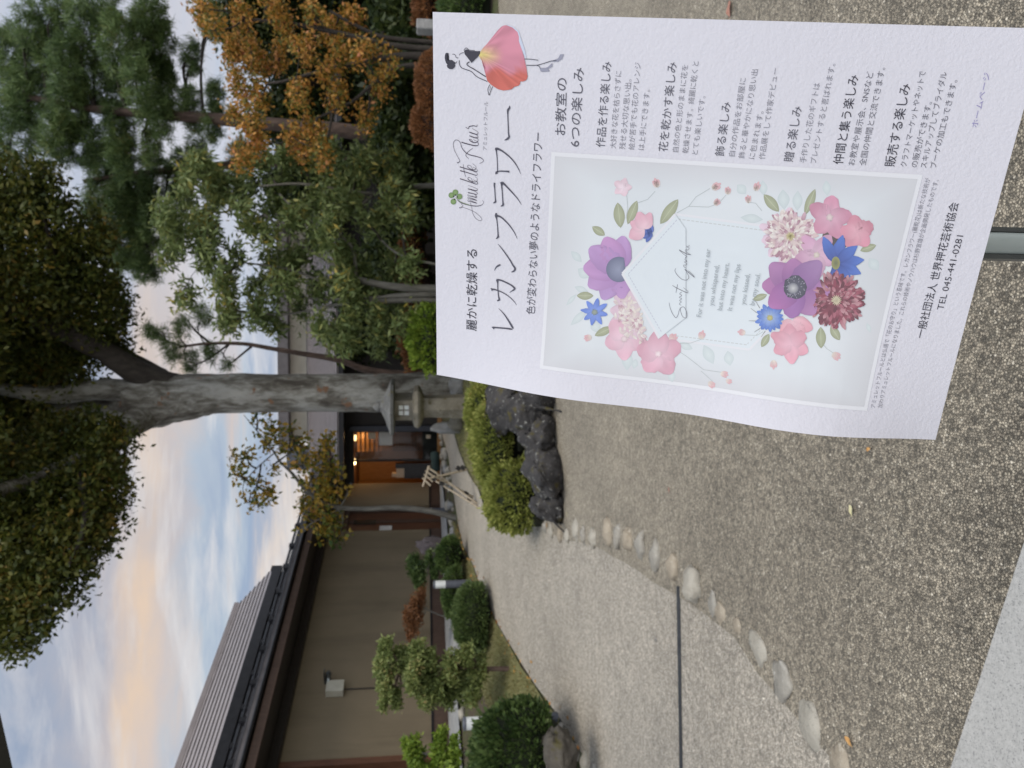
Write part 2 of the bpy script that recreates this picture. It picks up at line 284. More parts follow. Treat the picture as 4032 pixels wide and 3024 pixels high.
# ---------------- mesh builder
class MB:
    def __init__(s): s.v = []; s.f = []; s.mi = []; s.cur = 0; s.smooth = []
    def add(s, vs, fs, sm=False):
        o = len(s.v); s.v += [tuple(x) for x in vs]
        for f in fs: s.f.append(tuple(i + o for i in f)); s.mi.append(s.cur); s.smooth.append(sm)
        return s
    def quad(s, a, b, c, d): return s.add((a, b, c, d), ((0, 1, 2, 3),))
    def hexa(s, p): # 4 bottom ccw, 4 top
        return s.add(p, ((3, 2, 1, 0), (4, 5, 6, 7), (0, 1, 5, 4), (1, 2, 6, 5), (2, 3, 7, 6), (3, 0, 4, 7)))
    def obox(s, o, ax, ay, az): # origin corner and three edge vectors
        o, ax, ay, az = map(Vector, (o, ax, ay, az))
        return s.hexa([o, o + ax, o + ax + ay, o + ay, o + az, o + ax + az, o + ax + ay + az, o + ay + az])
    def box(s, c, sx, sy, sz, rz=0.0, bev=0.0):
        c = Vector(c); R = Matrix.Rotation(rz, 3, 'Z'); hx, hy = sx / 2, sy / 2
        if bev <= 0:
            return s.hexa([c + R @ Vector(p) for p in ((-hx, -hy, 0), (hx, -hy, 0), (hx, hy, 0), (-hx, hy, 0), (-hx, -hy, sz), (hx, -hy, sz), (hx, hy, sz), (-hx, hy, sz))])
        b = bev; rings = []
        for z, k in ((0, b), (b, 0), (sz - b, 0), (sz, b)):
            x, y = hx - k, hy - k
            rings.append([c + R @ Vector(p) for p in ((-x + b, -y, z), (x - b, -y, z), (x, -y + b, z), (x, y - b, z), (x - b, y, z), (-x + b, y, z), (-x, y - b, z), (-x, -y + b, z))])
        return s.loft(rings, True)
    def loft(s, rings, cap=True, sm=False):
        n = len(rings[0]); vs = [p for r in rings for p in r]; fs = []
        for i in range(len(rings) - 1):
            for j in range(n):
                k = (j + 1) % n; fs.append((i * n + j, i * n + k, (i + 1) * n + k, (i + 1) * n + j))
        s.add(vs, fs, sm)
        if cap:
            s.add(rings[0], (tuple(reversed(range(n))),)); s.add(rings[-1], (tuple(range(n)),))
        return s
    def tube(s, pts, rad, n=8, wob=0.0, cap=True):
        pts = [Vector(p) for p in pts]
        if isinstance(rad, (int, float)): rad = [rad] * len(pts)
        rings = []; ref = Vector((1, .13, .07)).normalized()
        for i, p in enumerate(pts):
            t = (pts[min(i + 1, len(pts) - 1)] - pts[max(i - 1, 0)]).normalized()
            a = (ref - t * ref.dot(t)); a = a.normalized() if a.length > 1e-4 else t.orthogonal().normalized(); b = t.cross(a); ref = a
            rr = []
            for j in range(n):
                th = 2 * math.pi * j / n; k = 1.0
                if wob:
                    q = p + (a * math.cos(th) + b * math.sin(th)) * rad[i]
                    k = 1 + wob * noise.noise(q * (1.2 / max(rad[i], .02)) * .5)
                rr.append(p + (a * math.cos(th) + b * math.sin(th)) * rad[i] * k)
            rings.append(rr)
        return s.loft(rings, cap, True)
    def lathe(s, c, prof, n=20, sq=None, rz=0.0):
        c = Vector(c); rings = []
        for r, z in prof: rings.append([c + Vector((r * math.cos(2 * math.pi * j / n + rz), r * math.sin(2 * math.pi * j / n + rz), z)) for j in range(n)])
        return s.loft(rings, True, n > 8)
    def build(s, name, mat, parent=None):
        me = bpy.data.meshes.new(name); me.from_pydata(s.v, [], s.f)
        for mm in (mat if isinstance(mat, (list, tuple)) else [mat]): me.materials.append(MATS[mm])
        me.polygons.foreach_set('material_index', s.mi); me.polygons.foreach_set('use_smooth', s.smooth)
        me.update(); o = bpy.data.objects.new(name, me); COL.objects.link(o)
        if parent is not None: o.parent = parent; o.matrix_parent_inverse = Matrix.Translation(-Vector(parent.location))
        return o
def tag(o, label, cat, group=None, kind=None):
    if label: o['label'] = label
    if cat: o['category'] = cat
    if group: o['group'] = group
    if kind: o['kind'] = kind
    return o
def thing(name, label, cat, loc, group=None):
    o = bpy.data.objects.new(name, None); COL.objects.link(o); o.location = loc; o.empty_display_size = .2
    return tag(o, label, cat, group)
def smoothpts(pts, k=4):
    pts = [Vector(p) for p in pts]; out = []
    for i in range(len(pts) - 1):
        p0 = pts[max(i - 1, 0)]; p1, p2 = pts[i], pts[i + 1]; p3 = pts[min(i + 2, len(pts) - 1)]
        for j in range(k):
            t = j / k
            out.append(.5 * ((2 * p1) + (p2 - p0) * t + (2 * p0 - 5 * p1 + 4 * p2 - p3) * t * t + (3 * p1 - p0 - 3 * p2 + p3) * t ** 3))
    out.append(pts[-1]); return out
def lerps(a, k): return [float(x) for x in np.interp(np.linspace(0, len(a) - 1, (len(a) - 1) * k + 1), range(len(a)), a)]

# ---------------- foliage
def unit(n):
    v = rng.normal(size=(n, 3)); return v / np.linalg.norm(v, axis=1, keepdims=True)
def leaf_arrays(c, size, aspect=.5, bias=(0, 0, 0), fold=.25, sizevar=.35, dirs=None):
    n = len(c); d = (unit(n) if dirs is None else dirs + .55 * unit(n)) + np.array(bias); d /= np.linalg.norm(d, axis=1, keepdims=True)
    s = np.cross(d, unit(n)); s /= np.linalg.norm(s, axis=1, keepdims=True) + 1e-9; nn = np.cross(d, s)
    L = size * (1 + sizevar * rng.uniform(-1, 1, (n, 1))); w = L * aspect * .5
    a = c; t = c + d * L; mid = c + d * L * .45 + nn * w * fold
    V = np.stack([a, mid + s * w, t, mid - s * w], 1).reshape(-1, 3)
    return V
def quads_object(name, V, mat, parent=None, core=None):
    nq = len(V) // 4; me = bpy.data.meshes.new(name)
    cv, cf = ([], []) if core is None else core
    nv = len(V) + len(cv); me.vertices.add(nv)
    co = np.concatenate([V, np.array(cv).reshape(-1, 3)]) if len(cv) else V
    me.vertices.foreach_set('co', co.astype(np.float32).ravel())
    loops = np.arange(len(V), dtype=np.int32)
    starts = np.arange(nq, dtype=np.int32) * 4; mats = np.zeros(nq, np.int32)
    if len(cf):
        fa = np.array(cf, np.int32) + len(V); loops = np.concatenate([loops, fa.ravel()])
        starts = np.concatenate([starts, len(V) + np.arange(len(fa), dtype=np.int32) * fa.shape[1]]); mats = np.concatenate([mats, np.ones(len(fa), np.int32)])
    me.loops.add(len(loops)); me.loops.foreach_set('vertex_index', loops)
    me.polygons.add(len(starts)); me.polygons.foreach_set('loop_start', starts)
    me.polygons.foreach_set('material_index', mats)
    for mm in (mat if isinstance(mat, (list, tuple)) else [mat]): me.materials.append(MATS[mm])
    me.update(calc_edges=True); me.validate()
    o = bpy.data.objects.new(name, me); COL.objects.link(o)
    if parent is not None: o.parent = parent; o.matrix_parent_inverse = Matrix.Translation(-Vector(parent.location))
    return o
def clumps(blobs, per, leaves, spread, inner=.35):
    """blobs: (centre, (rx,ry,rz)) -> leaf points gathered in sprays through each blob; returns points, spray centres"""
    P = []; C = []
    for c, r in blobs:
        vol = (r[0] * r[1] * r[2]) ** (1 / 3); k = max(3, int(per * (vol ** 2)))
        d = unit(k) * (inner + (1 - inner) * rng.uniform(0, 1, (k, 1)) ** .6)
        cc = np.array(c) + d * np.array(r); C.append(cc)
        for q in cc:
            n = max(2, int(leaves * rng.uniform(.6, 1.4)))
            ax = unit(1)[0] * np.array([1, 1, .55]); t = rng.uniform(-1, 1, (n, 1))
            P.append(q + ax * t * spread * 1.2 + rng.normal(size=(n, 3)) * spread * .42)
    return np.concatenate(P), np.concatenate(C)
def needles(blobs, per, nn, length, width, inner=.3):
    P = []
    for c, r in blobs:
        vol = (r[0] * r[1] * r[2]) ** (1 / 3); k = max(4, int(per * vol ** 2))
        d = unit(k) * (inner + (1 - inner) * rng.uniform(0, 1, (k, 1)) ** .5)
        P.append(np.array(c) + d * np.array(r))
    cc = np.concatenate(P); cc = np.repeat(cc, nn, 0); n = len(cc)
    up = unit(len(cc) // nn) * .8 + np.array([0, 0, .6]); d = np.repeat(up, nn, 0) + unit(n) * .9; d /= np.linalg.norm(d, axis=1, keepdims=True)
    s = np.cross(d, unit(n)); s /= np.linalg.norm(s, axis=1, keepdims=True)
    L = length * rng.uniform(.7, 1.2, (n, 1)); b = cc + rng.normal(size=(n, 3)) * length * .25
    return np.stack([b - s * width * .5, b + s * width * .5, b + d * L + s * width * .2, b + d * L - s * width * .2], 1).reshape(-1, 3)
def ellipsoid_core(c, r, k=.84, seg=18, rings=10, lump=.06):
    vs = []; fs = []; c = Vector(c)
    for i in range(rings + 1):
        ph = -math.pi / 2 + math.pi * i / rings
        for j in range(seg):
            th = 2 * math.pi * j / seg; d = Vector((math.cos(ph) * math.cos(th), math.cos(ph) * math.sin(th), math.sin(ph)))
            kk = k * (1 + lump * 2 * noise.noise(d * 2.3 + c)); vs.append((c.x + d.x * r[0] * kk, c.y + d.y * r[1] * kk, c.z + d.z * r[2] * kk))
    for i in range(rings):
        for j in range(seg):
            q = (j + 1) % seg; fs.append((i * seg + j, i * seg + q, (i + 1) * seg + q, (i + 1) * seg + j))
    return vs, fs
def shrub(name, label, c, r, n, size, mat, coremat='shrub_core', aspect=.55, lump=.10, group=None, cat='shrub', flat=.0, needle=False):
    c = Vector(c); t = thing(name, label, cat, (c.x, c.y, gz(c.x, c.y)), group)
    d = unit(n); d[:, 2] = np.where(d[:, 2] < -.55, -d[:, 2], d[:, 2])
    k = np.array([1 + lump * 2 * noise.noise(Vector(x) * 2.3 + c) + lump * .8 * noise.noise(Vector(x) * 6.1 - c) for x in d])[:, None]
    p = np.array(c) + d * np.array(r) * k * rng.uniform(.86, 1.02, (n, 1))
    keep = np.array([noise.noise(Vector(x) * 4.3 + c * 1.7) > -.42 for x in d]); d, p = d[keep], p[keep]; n = len(d)
    ns = max(30, n // 16); si = rng.integers(0, n, ns // 6); sh_ = np.repeat(si, 6); p2 = np.array(c) + (p[sh_] - np.array(c)) * (1 + rng.uniform(.02, .22, (len(sh_), 1)) * np.repeat(rng.uniform(.2, 1, (len(si), 1)), 6, 0)) + rng.normal(size=(len(sh_), 3)) * size * .35
    d = np.concatenate([d, d[sh_]]); p = np.concatenate([p, p2]); nd = d / np.array(r); nd /= np.linalg.norm(nd, axis=1, keepdims=True)
    V = leaf_arrays(p, size, aspect, dirs=nd * 1.0 + np.array([0, 0, .35]), sizevar=.5)
    quads_object('foliage', V, [mat, coremat], t, ellipsoid_core(c, r, .88, lump=lump))
    m = MB()
    for _ in range(5):
        a = rng.uniform(0, 6.28); b0 = Vector((c.x + r[0] * .12 * math.cos(a), c.y + r[1] * .12 * math.sin(a), gz(c.x, c.y) - .03))
        m.tube([b0, (b0 + c) / 2 + Vector((r[0] * .1 * math.cos(a), r[1] * .1 * math.sin(a), 0)), c + Vector((r[0] * .45 * math.cos(a), r[1] * .45 * math.sin(a), r[2] * .25))], [.022, .016, .008], 6)
    m.build('stem', 'bark_dark', t)
    return t
def crag(name, label, c, r, seed, mat, rz=0.0, cat='rock', group=None, n=26, tilt=(0, 0)):
    """angular stone: hull of scattered points, edges softened, surface roughened"""
    g = np.random.default_rng(seed); bm = bmesh.new()
    for _ in range(n):
        d = g.normal(size=3); d /= np.linalg.norm(d); bm.verts.new(d * g.uniform(.82, 1.08))
    hull = bmesh.ops.convex_hull(bm, input=bm.verts)
    bmesh.ops.delete(bm, geom=[e for e in set(hull['geom_interior'] + hull['geom_unused']) if isinstance(e, bmesh.types.BMVert)], context='VERTS')
    bmesh.ops.bevel(bm, geom=list(bm.edges), offset=.09, segments=2, affect='EDGES', profile=.6)
    bmesh.ops.triangulate(bm, faces=list(bm.faces))
    for _ in range(2): bmesh.ops.subdivide_edges(bm, edges=[e for e in bm.edges if e.calc_length() > .14], cuts=1, use_grid_fill=True); bmesh.ops.triangulate(bm, faces=[f for f in bm.faces if len(f.verts) > 4])
    R = Matrix.Rotation(rz, 3, 'Z') @ Matrix.Rotation(tilt[0], 3, 'X') @ Matrix.Rotation(tilt[1], 3, 'Y'); o = Vector((seed * 1.7, seed * .9, seed * 3.1))
    for v in bm.verts:
        d = v.co.copy(); k = 1 + .20 * noise.noise(d * 2.2 + o) + .13 * noise.noise(d * 5 + o) + .06 * noise.noise(d * 12 + o)
        v.co = R @ Vector((d.x * r[0] * k, d.y * r[1] * k, d.z * r[2] * k))
    for f in bm.faces: f.smooth = True
    me = bpy.data.meshes.new(name); bm.to_mesh(me); bm.free(); me.materials.append(MATS[mat])
    ob = bpy.data.objects.new(name, me); COL.objects.link(ob); ob.location = c
    return tag(ob, label, cat, group)
def rock(name, label, c, r, seed, mat, rough=.35, rz=0.0, cat='rock', group=None, sub=3, freq=1.5, facet=0.0, parent=None):
    bm = bmesh.new(); bmesh.ops.create_icosphere(bm, subdivisions=sub, radius=1.0)
    o = Vector((seed * 3.17, seed * 1.31, seed * 7.7)); R = Matrix.Rotation(rz, 3, 'Z')
    for v in bm.verts:
        d = v.co.normalized(); k = 1 + rough * noise.noise(d * freq + o) + rough * .45 * noise.noise(d * freq * 2.7 + o) + rough * .2 * noise.noise(d * freq * 6 + o)
        if facet: k -= facet * max(0, noise.cell(d * 1.6 + o) - .3)
        v.co = R @ Vector((d.x * r[0] * k, d.y * r[1] * k, d.z * r[2] * k))
    for f in bm.faces: f.smooth = True
    me = bpy.data.meshes.new(name); bm.to_mesh(me); bm.free(); me.materials.append(MATS[mat])
    ob = bpy.data.objects.new(name, me); COL.objects.link(ob); ob.location = c
    if label: tag(ob, label, cat, group)
    return ob
# ================================================================== ground
def sheet(name, poly, mat, dz, step=.25, kind='structure'):
    pts = [Vector((p[0], p[1])) for p in poly]; b = []
    for i, p in enumerate(pts):
        q = pts[(i + 1) % len(pts)]; k = max(1, int((q - p).length / step))
        b += [p.lerp(q, j / k) for j in range(k)]
    edges = [(i, (i + 1) % len(b)) for i in range(len(b))]
    xs = [p.x for p in b]; ys = [p.y for p in b]
    def inside(x, y):
        c = False; n = len(b); j = n - 1
        for i in range(n):
            if (b[i].y > y) != (b[j].y > y) and x < (b[j].x - b[i].x) * (y - b[i].y) / (b[j].y - b[i].y) + b[i].x: c = not c
            j = i
        return c
    vs = list(b); x = min(xs) + step * .5
    while x < max(xs):
        y = min(ys) + step * .5
        while y < max(ys):
            xx, yy = x + random.uniform(-.1, .1) * step, y + random.uniform(-.1, .1) * step
            if inside(xx, yy) and min((abs(xx - p.x) + abs(yy - p.y)) for p in b) > step * .4: vs.append(Vector((xx, yy)))
            y += step
        x += step
    V, E_, F, *_ = delaunay_2d_cdt(vs, edges, [], 1, 1e-5)
    m = MB(); m.add([(p.x, p.y, gz(p.x, p.y) + dz) for p in V], [tuple(f) for f in F], True)
    o = m.build(name, mat); o['kind'] = kind
    return o
m = MB(); gx = [-60, -45, -32, -24, -18] + [-14 + .5 * i for i in range(9)] + [-9.8 + .2 * i for i in range(80)] + [6.2 + .6 * i for i in range(14)] + [18, 24, 32, 45, 60]; gy = [-20, -12, -8, -4, -2, 0, 2] + [3 + .2 * i for i in range(96)] + [23, 24, 25, 26, 30, 36, 46, 60, 90, 140]
m.add([(x, y, gz(x, y) - .012) for y in gy for x in gx], [(j * len(gx) + i, j * len(gx) + i + 1, (j + 1) * len(gx) + i + 1, (j + 1) * len(gx) + i) for j in range(len(gy) - 1) for i in range(len(gx) - 1)], True)
m.build('ground', 'soil_mat')['kind'] = 'structure'
# boundary between the pale path and the dark gravel: the row of edging stones
ROW = [(951, 2146), (935, 2167), (917, 2185), (912, 2207), (899, 2230), (893, 2268), (884, 2300), (876, 2341), (859, 2378), (837, 2412), (812, 2460), (774, 2524), (735, 2572), (690, 2655), (645, 2730), (570, 2830), (515, 2900)]
rowG = [G(u, v) for u, v in ROW]
tail = [G(u, v) for u, v in ((375, 2990), (270, 3085), (140, 3195), (30, 3290))]
bnd = rowG + tail
far = bnd[-1] + (bnd[-1] - bnd[-2]) * 9
left = [Vector((x, y, 0)) for y, x in zip(EY, EX)]             # far end is last
right_e = [G(u, v) for u, v in ((1362, 1774), (1257, 1805), (1166, 1842), (1102, 1883), (997, 1919), (950, 2010))]
path_poly = left + right_e + rowG + tail + [far, Vector((-6, .8, 0)), Vector((-9.5, .8, 0)), Vector((-9.5, 4.2, 0))]
sheet('path', path_poly, 'path_mat', .006)
rf = [G(u, v) for u, v in ((1010, 2180), (1160, 2205), (1330, 2160), (1480, 2120))]
far_r = [G(u, v) for u, v in ((1700, 2085), (2300, 2010), (3010, 1966))] + [on(14, 11.5), on(14, -3), on(-2.6, -3)]
sheet('gravel', [far] + list(reversed(tail)) + list(reversed(rowG)) + rf + far_r, 'gravel_mat', .010)
# lawn: strip left of the path, and the slope behind the rocks
lawn1 = [G(u, v) for u, v in ((1000, 1778), (879, 1823), (800, 1863), (662, 1914), (571, 1957), (492, 2004), (398, 2055), (325, 2109), (257, 2149), (195, 2207), (110, 2200), (120, 2060), (190, 1950), (300, 1900), (420, 1880), (560, 1845), (700, 1835), (860, 1805))]
sheet('lawn', lawn1, 'lawn_mat', .012, .25)
lawn2 = [G(u, v) for u, v in ((1355, 1790), (1420, 1770), (1560, 1800), (1800, 1790), (1800, 1990), (1480, 1995), (1300, 1960), (1150, 1945), (1060, 1915), (1170, 1850), (1260, 1812))]
sheet('lawn', lawn2, 'lawn_mat', .012, .25)
# grass blades on both lawns
P = []
def scatter(poly, n):
    q = [(p.x, p.y) for p in poly]; out = []
    x0, x1, y0, y1 = min(a for a, b in q), max(a for a, b in q), min(b for a, b in q), max(b for a, b in q)
    while len(out) < n:
        x, y = random.uniform(x0, x1), random.uniform(y0, y1); c = False; j = len(q) - 1
        for i in range(len(q)):
            if (q[i][1] > y) != (q[j][1] > y) and x < (q[j][0] - q[i][0]) * (y - q[i][1]) / (q[j][1] - q[i][1]) + q[i][0]: c = not c
            j = i
        if c: out.append((x, y, gz(x, y) + .005))
    return out
P = np.array(scatter(lawn1, 9000) + scatter(lawn2, 9000))
leafmat('grass_blade', [(.1, (.13, .12, .045)), (.5, (.22, .21, .085)), (.9, (.32, .28, .14))], scale=2, trans=.2)
V = leaf_arrays(P, .05, .16, dirs=np.tile([0, 0, 1.0], (len(P), 1)))
tag(quads_object('grass', V, 'grass_blade'), 'short dry green grass on the lawn strips beside the path', 'grass', kind='stuff')
# paving slab by the viewer's feet
sa, sb = G(709, 4032), G(0, 3795); dd = (sb - sa); dd.z = 0; dd.normalize(); nn = Vector((dd.y, -dd.x, 0))
if nn.y > 0: nn = -nn
m = MB(); a = sa - dd * 2.2; L = 12.8
for i in range(4):
    o = a + dd * (L / 4 * i); m.obox((o.x, o.y, .004), dd * (L / 4 - .004), nn * .9, Vector((0, 0, .036)))
m.build('pavement', 'granite_slab_mat')['kind'] = 'structure'
# dark edging strip in the path
p0, p1 = G(716, 2680), G(-260, 2695); d = (p1 - p0).normalized(); sd_ = Vector((-d.y, d.x, 0)).normalized()
m = MB(); n_ = 14
for i in range(n_):
    q0, q1 = p0.lerp(p1, i / n_), p0.lerp(p1, (i + 1) / n_)
    w = .011 + .006 * math.sin(i * .7) * .3
    b0, b1 = on(q0.x, q0.y, .008), on(q1.x, q1.y, .008)
    m.hexa([b0 - sd_ * w, b1 - sd_ * w, b1 + sd_ * w, b0 + sd_ * w, b0 - sd_ * w * .7 + Vector((0, 0, .014)), b1 - sd_ * w * .7 + Vector((0, 0, .014)), b1 + sd_ * w * .7 + Vector((0, 0, .014)), b0 + sd_ * w * .7 + Vector((0, 0, .014))])
tag(m.build('edging_strip', 'strip_rubber'), 'thin dark edging strip running across the pale path from the stone row', 'edging strip')
# ------------------------------------------------ edging stones
ords = ['first', 'second', 'third', 'fourth', 'fifth', 'sixth', 'seventh', 'eighth', 'ninth', 'tenth', 'eleventh', 'twelfth', 'thirteenth', 'fourteenth', 'fifteenth', 'sixteenth', 'seventeenth', 'eighteenth', 'nineteenth', 'twentieth', 'twenty-first']
stones = [  # u, v, half along row(px), half across(px), material
 (951, 2146, 13, 22, 'cobble_grey', 'dark grey'), (936, 2172, 11, 24, 'cobble_light', 'pale cream'), (922, 2206, 16, 26, 'cobble_tan', 'brownish grey'), (918, 2235, 15, 24, 'cobble_light', 'chalky white'),
 (936, 2270, 18, 34, 'cobble_light', 'mottled pale'), (915, 2300, 15, 30, 'cobble_grey', 'plain grey'), (908, 2338, 25, 30, 'cobble_light', 'square pale'), (930, 2396, 32, 45, 'cobble_tan', 'large mottled'),
 (912, 2436, 20, 42, 'cobble_grey', 'narrow grey'), (902, 2478, 30, 38, 'cobble_tan', 'brown'), (880, 2527, 30, 48, 'cobble_grey', 'striped grey green'), (836, 2585, 34, 48, 'cobble_grey', 'ridged grey'),
 (790, 2655, 36, 40, 'cobble_tan', 'round tan'), (725, 2735, 38, 62, 'cobble_light', 'long whitish'), (648, 2808, 26, 34, 'cobble_grey', 'small sunken grey'), (614, 2838, 22, 42, 'cobble_tan', 'flat brown'),
 (562, 2905, 16, 30, 'cobble_tan', 'nearly buried'), (473, 2990, 34, 70, 'cobble_light', 'lens shaped pale'), (345, 3085, 44, 76, 'cobble_grey', 'big oval grey'), (172, 3195, 46, 84, 'cobble_light', 'big pitted pale'), (20, 3310, 50, 60, 'cobble_tan', 'half visible brown')]
for i, (u, v, ha, hc, mat, col) in enumerate(stones):
    p = G(u, v + 6); k = (p - Vector((0, 0, CAMZ))).length / FPX
    flat = 1.0 if i < 14 else .28
    if i >= 17: ha, hc = ha * .86, hc * .9
    prev = G(*stones[max(i - 1, 0)][:2]); nxt = G(*stones[min(i + 1, 20)][:2]); t_ = nxt - prev
    rx, ry = ha * k * 1.1, hc * k * (1.25 if i < 13 else 1.1)
    if i >= 13: rx, ry = hc * k * 1.05, ha * k * 1.9
    rz_ = math.atan2(t_.y, t_.x)
    rk = rock('edging_stone', '%s cobble, the %s in the stone row counting from the dark rocks' % (col, ords[i]), on(p.x, p.y, .008 if i < 14 else .006), (rx, ry, (.62 * max(rx, ry * .6)) * flat + .008), 20 + i, mat, .34, rz_ + random.uniform(-.25, .25), 'edging stone', 'cobbles edging the path', 3, 1.3)
# ------------------------------------------------ dark volcanic rocks in front of the azaleas
for nm, u, v, Y, rx, ry, rz_, lab, sd2 in (
    ('lava_rock', 1432, 1985, 7.9, .26, .26, .22, 'smooth dark rock partly behind the poster, farthest of the dark rocks', 1),
    ('lava_rock', 1405, 2085, 7.35, .27, .24, .25, 'big mossy dark rock with pale lichen spots beside the poster edge', 2),
    ('lava_rock', 1470, 2120, 7.2, .22, .2, .2, 'mossy dark rock mostly hidden behind the poster edge', 8),
    ('lava_rock', 1300, 2130, 7.15, .21, .2, .20, 'lumpy dark rock between the mossy rock and the long rock', 3),
    ('lava_rock', 1175, 2150, 7.0, .29, .22, .22, 'long dark rock with a pale chip in the middle of the row', 4),
    ('lava_rock', 1040, 2165, 7.0, .24, .18, .15, 'low pointed dark rock at the path end of the row', 5)):
    c = W(u, v, Y); crag(nm, lab, c, (rx * 1.32, ry * 1.2, rz_ * 1.12), sd2 + 40, 'lava_rock', .3 * sd2, 'rock', 'dark rocks before the azaleas', 30)
# boulder and pebbles at the lower left
c = W(45, 2205, 5.75); crag('boulder', 'brown mossy boulder under the big round shrub', c, (.27, .2, .15), 31, 'boulder', .4, 'boulder')
for i, (u, v, l) in enumerate(((150, 2215, 'pale pebble at the upper end of the left path edge'), (105, 2240, 'long pale pebble beside the brown boulder'), (62, 2272, 'grey pebble below the brown boulder'), (25, 2312, 'whitish pebble lowest on the left path edge'), (-20, 2345, 'buried pebble at the left border of the view'))):
    p = G(u, v); rock('edge_pebble', l, on(p.x, p.y, .01), (.085, .06, .05), 50 + i, ('cobble_grey', 'cobble_light')[i % 2], .25, -.6 + i * .2, 'pebble', 'pebbles on the left path edge', 2)

# ================================================================== main building
E_A, WALL_S = 17.7, -10.07
def B(a, s, zr): return Vector((wd.x * a + wnrm.x * s, wd.y * a + wnrm.y * s, CAMZ + zr))
HOUSE = thing('house', 'low brown plastered building with dark lapped metal roofs behind the path', 'building', B(12, WALL_S - 2, -.4))
def part(m, name, mat, parent=HOUSE, label=None):
    o = m.build(name, mat, parent)
    if label: o['label'] = label
    return o
zb, zt = -.42, 2.62
def wall_piece(m, a0, a1, z0, z1, s0=WALL_S, th=.2): m.obox(B(a0, s0, z0), wd * (a1 - a0), wnrm * -th, Vector((0, 0, z1 - z0)))
# columns of the image -> a on the wall
def a_at(u, s=WALL_S):
    d = ray(u, 1600); k = s / (wnrm.x * d.x + wnrm.y * d.y); return wd.x * d.x * k + wd.y * d.y * k
aD0, aD1 = a_at(938), a_at(1034)          # brown door recess
aL = a_at(47)                              # sliding door frame at the left end
m = MB(); wall_piece(m, aL, aD0, zb + .30, zt); wall_piece(m, aD1, E_A, zb + .30, zt)
wall_piece(m, aD0, aD1, 2.0, zt); wall_piece(m, 2.0, aL, 2.3, zt); part(m, 'wall', 'plaster')
m = MB(); wall_piece(m, aL, aD0, zb, zb + .27, WALL_S + .02, .22); wall_piece(m, aD1, E_A, zb, zb + .27, WALL_S + .02, .22); part(m, 'baseboard', 'wood_brown')
m = MB(); wall_piece(m, aL, aD0, zb + .27, zb + .305, WALL_S + .035, .22); wall_piece(m, aD1, E_A, zb + .27, zb + .305, WALL_S + .035, .22); part(m, 'base_rail', 'black_metal')
# recessed brown door with a notice
m = MB(); wall_piece(m, aD0, aD1, zb, 2.0, WALL_S - .16, .06); dr = part(m, 'side_door', 'wood_red')
m = MB(); wd_ = aD1 - aD0
wall_piece(m, aD0 + .02, aD0 + .09, zb, 2.0, WALL_S - .10, .06); wall_piece(m, aD1 - .09, aD1 - .02, zb, 2.0, WALL_S - .10, .06); wall_piece(m, aD0 + .09, aD1 - .09, 1.88, 2.0, WALL_S - .10, .06); part(m, 'door_frame', 'wood_brown', dr)
m = MB(); wall_piece(m, aD0 + wd_ * .50, aD0 + wd_ * .62, zb + .02, 1.86, WALL_S - .145, .012); part(m, 'door_stile', 'wood_brown', dr)
a0, a1 = a_at(945), a_at(975); m = MB(); wall_piece(m, a0, a1, .80, 1.10, WALL_S - .14, .012); part(m, 'notice', 'notice', dr)
a0, a1 = a_at(983), a_at(1000); m = MB(); wall_piece(m, a0, a1, 1.2, 1.75, WALL_S - .14, .012); part(m, 'door_pane', 'glass_pane', dr)
# sliding door at the left end
m = MB(); wall_piece(m, 2.0, aL - .12, zb, 2.18, WALL_S - .12, .06); sdn = part(m, 'sliding_door', 'wood_brown')
m = MB(); wall_piece(m, aL - .12, aL, zb, 2.3, WALL_S + .03, .2); wall_piece(m, 2.0, aL - .12, 2.18, 2.3, WALL_S + .03, .2); part(m, 'door_frame', 'wood_red', sdn)
m = MB(); wall_piece(m, aL - .95, aL - .26, zb + .15, 2.1, WALL_S - .105, .008); part(m, 'door_pane', 'glass_dim', sdn)
m = MB(); wall_piece(m, aL - .29, aL - .275, zb + .1, 2.12, WALL_S - .09, .02); part(m, 'door_rail', 'steel', sdn)
# lapped roofs
def laps(m, e0, e1, t0, t1, n, lip=.028):
    """stepped courses between an eave line e0-e1 and a top line t0-t1"""
    up = ((t0 - e0).cross(e1 - e0)).normalized()
    if up.z < 0: up = -up
    for i in range(n):
        f0, f1 = i / n, (i + 1) / n
        a, b = e0.lerp(t0, f0), e1.lerp(t1, f0); c, d = e1.lerp(t1, f1), e0.lerp(t0, f1)
        m.cur = 0; m.hexa([a - up * .02, b - up * .02, c - up * .02, d - up * .02, a + up * lip, b + up * lip, c + up * .003, d + up * .003])
        g = (d - a) * .05; m.cur = 1; k0, k1 = a + up * (lip + .002), b + up * (lip + .002); m.hexa([k0 - g * .3 - up * .012, k1 - g * .3 - up * .012, k1 + g, k0 + g, k0 - g * .3, k1 - g * .3, k1 + g + up * .003, k0 + g + up * .003]); m.cur = 0  # dark strip along each course edge stands in for its shadow
m = MB(); laps(m, B(1, -10.6, 3.47), B(14.8, -10.6, 3.47), B(1, -11.66, 4.39), B(14.8, -11.66, 4.39), 8, .018)
up_roof = part(m, 'upper_roof', ['roof_metal', 'lap_shadow'])
m = MB(); m.obox(B(1, -10.56, 3.28), wd * 13.8, wnrm * -.12, Vector((0, 0, .20))); part(m, 'fascia', 'black_metal', up_roof)
m = MB(); m.add([B(14.72, -10.68, 3.30), B(14.72, -11.7, 4.34), B(14.72, -15, 4.34), B(14.72, -15, 3.0), B(14.72, -10.68, 3.0)], ((0, 1, 2, 3, 4),)); m.obox(B(14.66, -10.56, 3.3), wd * .15, wnrm * -.16, Vector((0, 0, .22)))
part(m, 'gable', 'black_metal', up_roof)
